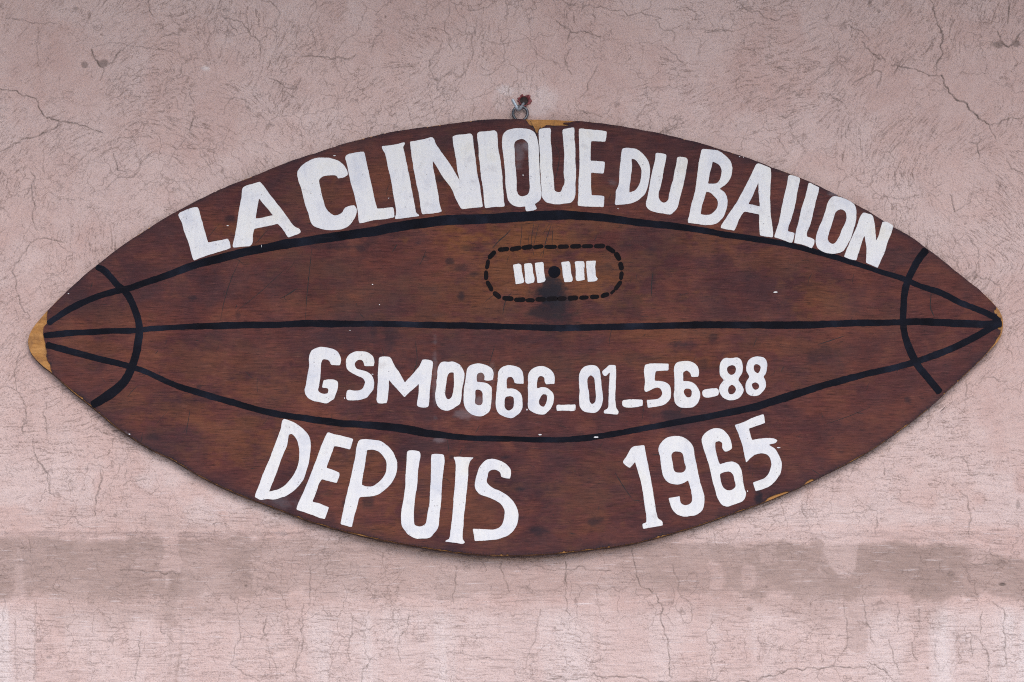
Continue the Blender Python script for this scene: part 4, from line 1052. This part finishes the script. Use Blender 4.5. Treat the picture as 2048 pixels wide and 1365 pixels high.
let('6', G_, [(930,450),(960,395),(1010,365),(1080,345),(1160,360),(1225,390),(1262,440),(1275,520),(1280,600),(1220,600),(1155,592),(1145,550),(1115,508),(1060,512),(1048,550),(1050,668),(1120,668),(1180,685),(1230,725),(1255,770),(1260,870),(1258,930),(1230,990),(1180,1035),(1120,1068),(1050,1060),(980,1040),(920,990),(895,910),(900,800),(910,680),(922,560)],
 [(1035,785),(1090,768),(1135,785),(1145,830),(1140,910),(1120,945),(1070,970),(1035,945),(1018,910),(1018,840)])
let('6', G_, [(1340,470),(1370,425),(1420,385),(1500,362),(1570,368),(1630,400),(1680,450),(1705,520),(1698,605),(1650,605),(1585,613),(1565,580),(1560,520),(1520,495),(1485,505),(1465,550),(1460,665),(1530,648),(1590,655),(1640,685),(1680,730),(1692,790),(1685,850),(1660,920),(1620,970),(1570,1015),(1510,1022),(1430,1000),(1370,965),(1340,920),(1338,800),(1340,620)],
 [(1505,790),(1540,745),(1590,752),(1598,800),(1580,880),(1548,917),(1505,895),(1488,860)])
let('_', G_, [(1728,905),(1735,888),(1800,890),(1985,885),(1985,965),(1940,975),(1830,968),(1730,973)])
let('0', H_, [(175,310),(182,260),(215,215),(270,193),(330,195),(362,225),(378,290),(385,380),(395,450),(398,520),(388,570),(360,610),(330,630),(270,632),(215,615),(185,575),(178,500),(182,420)],
 [(255,320),(285,283),(315,310),(325,370),(332,430),(335,490),(322,540),(295,558),(275,530),(268,450),(258,390)])
let('1', H_, [(388,250),(430,215),(462,188),(520,193),(522,230),(520,340),(515,440),(515,530),(522,590),(545,625),(538,650),(470,645),(410,640),(408,615),(445,590),(452,500),(455,400),(462,260),(425,293),(400,285)])
let('_', H_, [(580,520),(600,515),(690,508),(770,515),(768,570),(690,582),(600,580),(580,565)])
let('5', H_, [(790,185),(820,178),(1012,176),(1010,240),(950,243),(890,248),(882,290),(878,335),(940,340),(985,355),(1025,390),(1033,440),(1025,500),(990,545),(930,570),(818,588),(808,515),(870,512),(920,500),(948,465),(945,425),(920,400),(880,402),(840,425),(800,442),(785,420),(790,350),(782,260)])
let('6', H_, [(1062,210),(1085,170),(1130,155),(1190,150),(1240,165),(1280,205),(1292,260),(1285,300),(1222,300),(1212,265),(1180,238),(1145,255),(1145,340),(1180,340),(1225,350),(1270,385),(1298,440),(1300,500),(1275,550),(1235,580),(1180,590),(1110,580),(1075,545),(1060,480),(1065,420),(1065,320)],
 [(1160,415),(1190,408),(1220,418),(1225,460),(1215,485),(1192,493),(1168,475),(1150,435)])
let('-', H_, [(1325,435),(1340,422),(1460,408),(1478,430),(1475,470),(1440,482),(1350,490),(1330,475)])
let('8', H_, [(1490,180),(1510,140),(1545,122),(1600,125),(1650,120),(1690,150),(1700,210),(1695,260),(1670,305),(1658,328),(1690,370),(1708,420),(1695,465),(1660,500),(1600,518),(1540,505),(1500,470),(1480,420),(1490,375),(1525,330),(1490,290),(1483,230)],
 [(1558,215),(1590,190),(1630,200),(1635,245),(1615,275),(1590,282),(1562,262)],[(1570,395),(1600,370),(1632,395),(1638,425),(1615,455),(1580,462),(1562,435)])
let('8', H_, [(1735,190),(1760,140),(1800,115),(1850,110),(1900,122),(1925,160),(1928,220),(1915,270),(1892,297),(1910,335),(1915,390),(1895,430),(1860,465),(1810,480),(1760,468),(1730,430),(1725,370),(1750,320),(1765,297),(1735,250)],
 [(1808,190),(1830,180),(1865,200),(1860,245),(1840,270),(1810,248)],[(1785,365),(1820,350),(1850,370),(1852,400),(1822,422),(1795,405)])
let('D', I_, [(345,105),(360,98),(440,125),(520,170),(580,225),(625,290),(637,370),(630,470),(605,600),(565,720),(520,790),(450,860),(380,905),(320,925),(260,942),(190,938),(105,945),(50,918),(60,880),(100,780),(150,640),(205,520),(260,370),(320,210)],
 [(412,262),(430,255),(465,275),(500,340),(518,420),(515,520),(490,620),(440,710),(370,790),(310,830),(200,860),(235,770),(290,630),(340,490),(390,370)])
let('E', I_, [(800,260),(815,238),(880,255),(980,280),(1083,310),(1070,360),(1048,415),(980,400),(885,380),(860,450),(800,610),(860,630),(940,660),(938,700),(910,770),(850,755),(755,730),(720,790),(690,880),(655,965),(740,990),(830,1025),(810,1090),(785,1150),(730,1135),(640,1100),(487,1050),(500,1000),(560,870),(620,720),(690,540),(750,380)])
let('P', I_, [(1140,330),(1160,315),(1280,313),(1380,335),(1460,395),(1520,480),(1545,580),(1535,680),(1490,760),(1430,830),(1350,890),(1290,905),(1150,918),(1130,1000),(1100,1100),(1068,1232),(1010,1220),(950,1200),(960,1150),(990,1000),(1030,830),(1075,640),(1100,520),(1120,400)],
 [(1228,425),(1290,420),(1350,440),(1400,490),(1430,550),(1430,640),(1400,710),(1350,765),(1290,802),(1215,805),(1172,790),(1185,700),(1205,590),(1218,500)])
let('U', J_, [(193,235),(210,228),(320,238),(332,260),(325,340),(305,450),(295,600),(278,720),(265,850),(262,980),(270,1035),(310,1055),(355,1048),(390,1020),(405,940),(428,830),(438,680),(445,500),(447,380),(452,270),(540,265),(590,275),(595,340),(580,470),(565,640),(555,800),(540,950),(528,1060),(490,1120),(430,1180),(380,1188),(290,1190),(220,1160),(160,1100),(125,1040),(120,970),(130,850),(155,730),(170,500),(180,340)])
let('I', J_, [(693,298),(760,295),(915,303),(880,340),(858,400),(852,500),(840,650),(825,790),(808,930),(800,1060),(795,1190),(820,1230),(800,1247),(740,1238),(600,1222),(610,1210),(645,1190),(660,1090),(680,950),(692,780),(705,640),(712,500),(718,370)])
let('S', J_, [(950,480),(980,400),(1040,340),(1100,320),(1180,330),(1260,370),(1310,420),(1323,470),(1312,537),(1250,530),(1210,515),(1205,470),(1150,435),(1085,450),(1065,510),(1058,570),(1080,605),(1130,640),(1200,670),(1280,720),(1350,790),(1392,870),(1402,940),(1390,1030),(1350,1100),(1290,1150),(1200,1190),(1110,1205),(1010,1210),(925,1217),(905,1085),(980,1085),(1120,1090),(1190,1070),(1230,1020),(1250,950),(1248,880),(1210,810),(1150,770),(1060,735),(980,705),(935,650),(925,600)])
let('1', K_, [(78,580),(110,530),(175,430),(240,415),(295,412),(305,470),(330,590),(355,720),(375,830),(400,980),(420,1100),(435,1150),(475,1175),(482,1220),(400,1235),(285,1255),(275,1205),(318,1190),(315,1130),(295,980),(275,850),(245,720),(215,620),(205,570),(185,600),(150,640),(110,615)])
let('9', K_, [(440,440),(470,380),(520,335),(580,318),(650,320),(710,340),(760,380),(790,430),(805,520),(830,640),(855,760),(880,850),(900,930),(900,1010),(880,1070),(830,1110),(760,1125),(700,1133),(640,1115),(590,1075),(565,1020),(540,945),(600,935),(655,925),(660,975),(685,1010),(730,1015),(770,990),(778,930),(765,850),(740,765),(690,795),(630,808),(560,795),(510,760),(480,700),(465,620),(455,530)],
 [(572,500),(600,475),(660,480),(685,500),(700,580),(715,650),(690,680),(640,690),(600,670),(585,600)])
let('6', K_, [(875,350),(900,300),(960,255),(1030,238),(1090,255),(1140,300),(1165,350),(1180,410),(1182,440),(1140,470),(1110,475),(1085,440),(1080,385),(1050,368),(1015,380),(1015,440),(1035,530),(1060,605),(1120,585),(1180,575),(1235,595),(1275,650),(1290,740),(1310,850),(1325,890),(1310,950),(1270,985),(1200,1010),(1130,1030),(1075,1005),(1035,940),(1015,870),(985,770),(955,630),(920,520),(890,430)],
 [(1060,700),(1110,680),(1160,678),(1195,710),(1210,770),(1220,820),(1200,850),(1150,868),(1105,850),(1075,790)])
let('5', K_, [(1208,205),(1300,175),(1400,130),(1500,97),(1510,140),(1518,185),(1470,200),(1410,220),(1350,240),(1365,300),(1385,358),(1450,345),(1540,337),(1610,343),(1643,362),(1620,385),(1555,405),(1610,440),(1650,500),(1680,570),(1685,620),(1670,700),(1620,770),(1560,825),(1490,855),(1420,873),(1393,785),(1460,765),(1520,735),(1560,680),(1582,610),(1570,540),(1540,505),(1490,490),(1430,500),(1380,530),(1325,585),(1310,520),(1285,400),(1250,300)])

for k, (ch, loops) in enumerate(LET):
    sm = [smooth_loop(L, step=1.4, corner=(62 if i == 0 else 72), rough=0.42, seed=k * 7 + i) for i, L in enumerate(loops)]
    nm = 'dash' if ch in '_-' else ('digit' if ch.isdigit() else 'letter')
    o = plate(nm, sm, YF - 0.00001, YF - 0.0006, M_WHITE, sign)
    word = 'shop name at the top' if k < 18 else ('phone line' if k < 36 else 'bottom line')
    if nm != 'dash':
        o['label'] = f'white painted {nm} {ch} in the {word}'

# ------------------------------------------------------------------ lacing panel
BARS = [[(518,425),(590,412),(615,425),(630,530),(655,625),(640,640),(550,660),(540,580)],[(650,410),(735,402),(750,420),(758,500),(775,600),(770,635),(690,650),(668,640),(660,520)],
 [(780,402),(875,388),(888,410),(895,520),(912,605),(895,625),(812,640),(795,520)],[(1097,390),(1190,377),(1205,400),(1215,500),(1238,605),(1225,628),(1140,632),(1120,560),(1110,460)],
 [(1260,390),(1280,380),(1370,380),(1380,410),(1375,500),(1385,605),(1290,622),(1275,600),(1275,480)],[(1398,378),(1517,373),(1508,450),(1518,560),(1540,590),(1522,615),(1418,628),(1408,520)]]
for k, L in enumerate(BARS):
    plate('lacing_bar', [smooth_loop(V(M_[0], M_[1], L)[0], step=1.2, corner=50, rough=0.35, seed=300 + k)], YF - 0.00001, YF - 0.0005, M_WHITE, sign)
dotc = (940 + 1015 / 6.0235, 460 + 508 / 6.0235)
plate('valve_dot', [smooth_loop([(dotc[0] + 12.4 * math.cos(t), dotc[1] + 12.2 * math.sin(t)) for t in np.linspace(0, 2 * math.pi, 14, endpoint=False)], step=1.2, rough=0.35, seed=5)], YF - 0.00001, YF - 0.0004, M_BLACK, sign)
ST = [((360,240),(450,232)),((505,235),(595,220)),((645,215),(730,205)),((785,210),(860,200)),((925,207),(1020,205)),((1080,205),(1170,203)),((1235,200),(1315,198)),((1375,200),(1460,198)),((1520,197),(1600,195)),((1660,215),(1725,260)),((1765,295),(1795,350)),
 ((1815,410),(1825,465)),((1828,525),(1818,585)),((1805,640),(1760,705)),((1735,735),(1705,765)),((1655,780),(1600,798)),((1535,808),(1470,810)),((1405,815),(1340,820)),((1280,820),(1200,825)),((1140,828),(1080,830)),((1030,830),(945,835)),((890,838),(815,838)),
 ((755,850),(695,852)),((640,843),(560,843)),((500,830),(415,825)),((350,810),(300,765)),((255,715),(215,640)),((195,580),(193,515)),((205,450),(215,385)),((240,330),(290,275))]
for k, (a, b) in enumerate(ST):
    a = np.array((940 + a[0] / 6.0235, 460 + a[1] / 6.0235)); b = np.array((940 + b[0] / 6.0235, 460 + b[1] / 6.0235))
    d = (b - a) / np.linalg.norm(b - a); nrm = np.array([-d[1], d[0]])
    w = random.uniform(4.0, 5.0); e = 4.8 + random.uniform(-.5, .5)
    if k == 14: w, e = 3.0, 2.5
    L = [a - d * e, a - d * e * .6 + nrm * w * .75, a + nrm * w, (a + b) / 2 + nrm * w * 1.04, b + nrm * w, b + d * e * .6 + nrm * w * .75, b + d * e, b + d * e * .6 - nrm * w * .75, b - nrm * w, (a + b) / 2 - nrm * w, a - nrm * w, a - d * e * .6 - nrm * w * .75]
    plate('stitch', [smooth_loop([tuple(p) for p in L], step=1.1, corner=80, rough=0.35, seed=500 + k)], YF - 0.00001, YF - 0.00035, M_STITCH, sign)

# ------------------------------------------------------------------ scratches and splashes on the face
SCR = [([(1022,459),(1010,472),(998,482),(985,497)],1.5),([(1044,445),(1043,470),(1040,494)],.8),([(1068,445),(1063,486),(1068,512)],.8),([(1078,448),(1070,480),(1066,496)],.8),([(1103,448),(1091,486),(1085,516)],1.1),([(1106,452),(1104,490)],.7),([(1058,470),(1055,500)],.6),
 ([(482,516),(462,560),(448,605),(441,641)],.9),([(624,494),(617,560),(613,600),(611,640)],1.0),([(572,537),(520,585),(470,625)],.7),([(596,576),(575,590),(560,598)],1.4),([(795,488),(784,505)],1.3),([(1230,946),(1246,972),(1264,998)],1.1),([(1264,1000),(1290,1004)],.9),
 ([(536,459),(520,478),(510,488)],.9),([(1108,284),(1118,310),(1114,345),(1105,372)],1.0),([(1111,370),(1108,400)],.7),([(1306,545),(1303,570),(1303,592)],1.6),([(1060,242),(1070,262),(1077,290),(1079,330)],1.3),([(720,628),(728,636)],1.1),([(1862,590),(1861,615),(1869,635)],1.4),
 ([(380,820),(372,870)],.9),([(285,865),(282,885)],.9),([(1880,825),(1893,812)],1.0),([(1024,585),(1012,600),(1005,630)],1.2),([(960,850),(950,868)],.9),([(895,880),(898,905)],.9),([(925,896),(918,912)],1.0),([(830,680),(834,720),(826,750)],.9),([(1635,690),(1690,672)],1.2),([(1648,850),(1700,832),(1740,815)],.7),
 ([(1100,445),(1085,470)],.6),([(990,690),(978,730)],.9),([(1290,800),(1284,840)],.7)]
for k in range(150):                # lesser scuffs
    while True:
        u, v = vrng.uniform(120, 1940), vrng.uniform(270, 1080)
        if inside(core_loop[::8], np.array([u]), np.array([v]))[0]:
            break
    th = vrng.choice([vrng.normal(0, .2), vrng.normal(1.2, .3), vrng.uniform(0, 3.1)])
    L = vrng.gamma(2.0, 7.0)
    mid_ = (u + math.cos(th) * L * .5 + vrng.normal(0, 1.2), v - math.sin(th) * L * .5 + vrng.normal(0, 1.2))
    SCR.append(([(u, v), mid_, (u + math.cos(th) * L, v - math.sin(th) * L)], vrng.uniform(.35, .85)))
vs, fs = [], []
for pts, w in SCR:
    P = smooth_loop(pts, closed=False, step=3.0, corner=170)
    T = np.gradient(P, axis=0); T /= np.linalg.norm(T, axis=1, keepdims=True)
    Nn = np.stack([-T[:, 1], T[:, 0]], 1)
    k = np.linspace(0, 1, len(P))
    ww = w * 0.8 * (0.25 + 0.75 * np.sin(np.pi * k) ** 0.6) * vrng.uniform(.6, 1.2, len(P))
    s = len(vs)
    for p, q, h in zip(P, Nn, ww):
        for sg in (1, -1):
            x, z = U(p + q * h * sg)
            vs.append((x, YF - 0.00008, z))
    for i in range(len(P) - 1):
        fs.append((s + 2 * i, s + 2 * i + 2, s + 2 * i + 3, s + 2 * i + 1))
scr = mesh_obj('scratch_marks', vs, fs, M_SCRATCH, sign)
scr['kind'] = 'stuff'
scr['label'] = 'thin dark scratches scored into the varnish'
SPK = [(1551,585,4.2,1.5),(1192,875,5.2,1.6),(1080,870,3.6,1.3),(1557,896,3.6,1.2),(455.5,452,2.2,.8),(669,312,2.3,.9),(745,569.5,1.4,1.0),(759,610,1.0,.8),(745,749,2.2,.7),(1046,351,1.1,1.1),(777,397,1.3,.7),(700,661.5,1.2,.7),
 (1236,418,1.5,.6),(1479,314,1.1,.8),(1487,315,1.0,.8),(259,869,1.8,1.2),(137,588,1.6,.8),(523,493,.45,2.6),(1054,820,1.2,1.9),(689,797,.8,1.8),(1495,983,1.1,1.6)]
for k, (u, v, a, b) in enumerate(SPK):
    t = np.linspace(0, 2 * math.pi, 9, endpoint=False)
    q = np.stack([u + a * np.cos(t) * vrng.uniform(.75, 1.2, 9), v + b * np.sin(t) * vrng.uniform(.75, 1.2, 9)], 1)
    plate('paint_speck', [q], YF - 0.00001, YF - 0.00065, M_WHITE, sign)

# ------------------------------------------------------------------ screw eye of the sign, wall hook, wall plug
def tube(name, path, radii, mat, parent=None, seg=14, closed=False):
    P = [Vector(p) for p in path]
    m = len(P)
    vs, fs = [], []
    up = Vector((0, 1, 0))
    prev = None
    for i, p in enumerate(P):
        if closed:
            t = (P[(i + 1) % m] - P[i - 1]).normalized()
        else:
            t = (P[min(i + 1, m - 1)] - P[max(i - 1, 0)]).normalized()
        a = prev - t * prev.dot(t) if prev is not None else t.orthogonal()
        a.normalize(); prev = a
        b = t.cross(a)
        r = radii[i] if isinstance(radii, (list, tuple)) else radii
        for k in range(seg):
            an = 2 * math.pi * k / seg
            vs.append(p + (a * math.cos(an) + b * math.sin(an)) * r)
    for i in range(m if closed else m - 1):
        j = (i + 1) % m
        for k in range(seg):
            l = (k + 1) % seg
            fs.append((i * seg + k, i * seg + l, j * seg + l, j * seg + k))
    if not closed:
        fs.append(tuple(range(seg))[::-1]); fs.append(tuple((m - 1) * seg + k for k in range(seg)))
    return mesh_obj(name, vs, fs, mat, parent, smooth=True)

def S3(u, v, y):
    x, z = U((u, v))
    k = (DIST + y - YF) / DIST       # where that spot of the sheet lies at depth y
    return (CX + (x - CX) * k, y, CZ + (z - CZ) * k)
Y_RING = YF + 0.0062
rc = S3(1040.6, 227.6, Y_RING); rc = (rc[0], rc[2])
ring_path = []
for t in np.linspace(0.10, 1.90, 40):                # open at the bottom where the wire turns into the board
    a = -math.pi / 2 + math.pi * t
    rr = 0.0145 * (1 + 0.03 * math.sin(3 * a))
    ring_path.append((rc[0] + rr * math.cos(a), Y_RING + 0.0006 * math.sin(2 * a), rc[1] + rr * math.sin(a)))
ring_path = [(rc[0] + 0.0005, Y_RING, rc[1] - 0.026), (rc[0] + 0.0012, Y_RING, rc[1] - 0.0175)] + ring_path + [(rc[0] + 0.0002, Y_RING + 0.0012, rc[1] - 0.0130)]
ring = tube('screw_eye', ring_path, 0.0027, M_DULL, sign)
ring['label'] = 'dull steel ring screwed into the top edge'

hook = link(bpy.data.objects.new('wall_hook', None))
hook['label'] = 'small galvanised steel hook in the wall holding the sign ring'
hook['category'] = 'hook'
hp = [S3(1049, 204, 0.018), S3(1048.5, 205, 0.004), S3(1046, 209.5, -0.004), S3(1041.5, 216.0, -0.0105), S3(1038.6, 219.3, -0.0165), S3(1036.2, 219.6, -0.0225), S3(1034.4, 217.3, -0.0268), S3(1032.2, 213.0, -0.0285), S3(1028.0, 205.4, -0.0300), S3(1024.6, 199.3, -0.0312)]
hp = [tuple(v) for v in np.array([np.array(p) for p in hp])]
HPd = []
for i in range(len(hp) - 1):
    for j in range(4):
        HPd.append(tuple(np.array(hp[i]) * (1 - j / 4) + np.array(hp[i + 1]) * j / 4))
HPd.append(hp[-1])
HPa = np.array(HPd)
for _ in range(5):
    HPa[1:-1] = 0.25 * HPa[:-2] + 0.5 * HPa[1:-1] + 0.25 * HPa[2:]
tube('hook_rod', [tuple(p) for p in HPa], [0.0029] * (len(HPa) - 1) + [0.0027], M_ZINC, hook)

plug = link(bpy.data.objects.new('wall_plug', None))
plug['label'] = 'torn red plastic wall plug around the hook hole'
plug['category'] = 'wall plug'
pc = np.array(to_wall(1047.5, 206.5))
py_ = -float(H[int((203 - vfine[0]) / STEP), int((1047.5 - ufine[0]) / STEP)])     # plaster surface at the plug
# crumpled collar: a lathe of uneven petals, hollow in the middle
segs = 44
prof = [(0.0072, 0.016), (0.0078, 0.004), (0.0084, -0.0010), (0.0096, -0.0040), (0.0116, -0.0044), (0.0132, -0.0012), (0.0124, 0.0030)]
vs, fs = [], []
pr = np.random.default_rng(44)
ph = pr.uniform(0, 6, 4)
for k in range(segs):
    a = 2 * math.pi * k / segs
    lob = 1 + 0.42 * math.sin(2 * a + ph[0]) + 0.14 * math.sin(7 * a + ph[1]) + 0.32 * pr.normal() + 0.15 * math.sin(a)
    lift = 0.0026 * math.sin(4 * a + ph[2]) + 0.0016 * math.sin(9 * a + ph[3])
    tear = 0.35 if (math.sin(3 * a + 0.6) < -0.80 or 3.6 < a < 4.6) else 1.0
    for (r, y) in prof:
        q = r if r < 0.0086 else 0.0084 + (r - 0.0084) * tear * lob
        vs.append((pc[0] + q * math.cos(a), py_ + y - 0.001 + (lift if r > 0.0086 else 0), pc[1] + q * 1.06 * math.sin(a) + 0.002))
m_ = len(prof)
for k in range(segs):
    l = (k + 1) % segs
    for i in range(m_ - 1):
        fs.append((k * m_ + i, k * m_ + i + 1, l * m_ + i + 1, l * m_ + i))
mesh_obj('torn_collar', vs, fs, M_RED, plug, smooth=True)
disc = [(pc[0] + 0.0083 * math.cos(t), py_ - 0.0016, pc[1] + 0.002 + 0.0087 * math.sin(t)) for t in np.linspace(0, 2 * math.pi, 20, endpoint=False)]  # flat dark disc painted as the shade inside the hollow
mesh_obj('hole_shade_disc', disc, [tuple(range(20))[::-1]], M_HOLE_SHADE, plug)
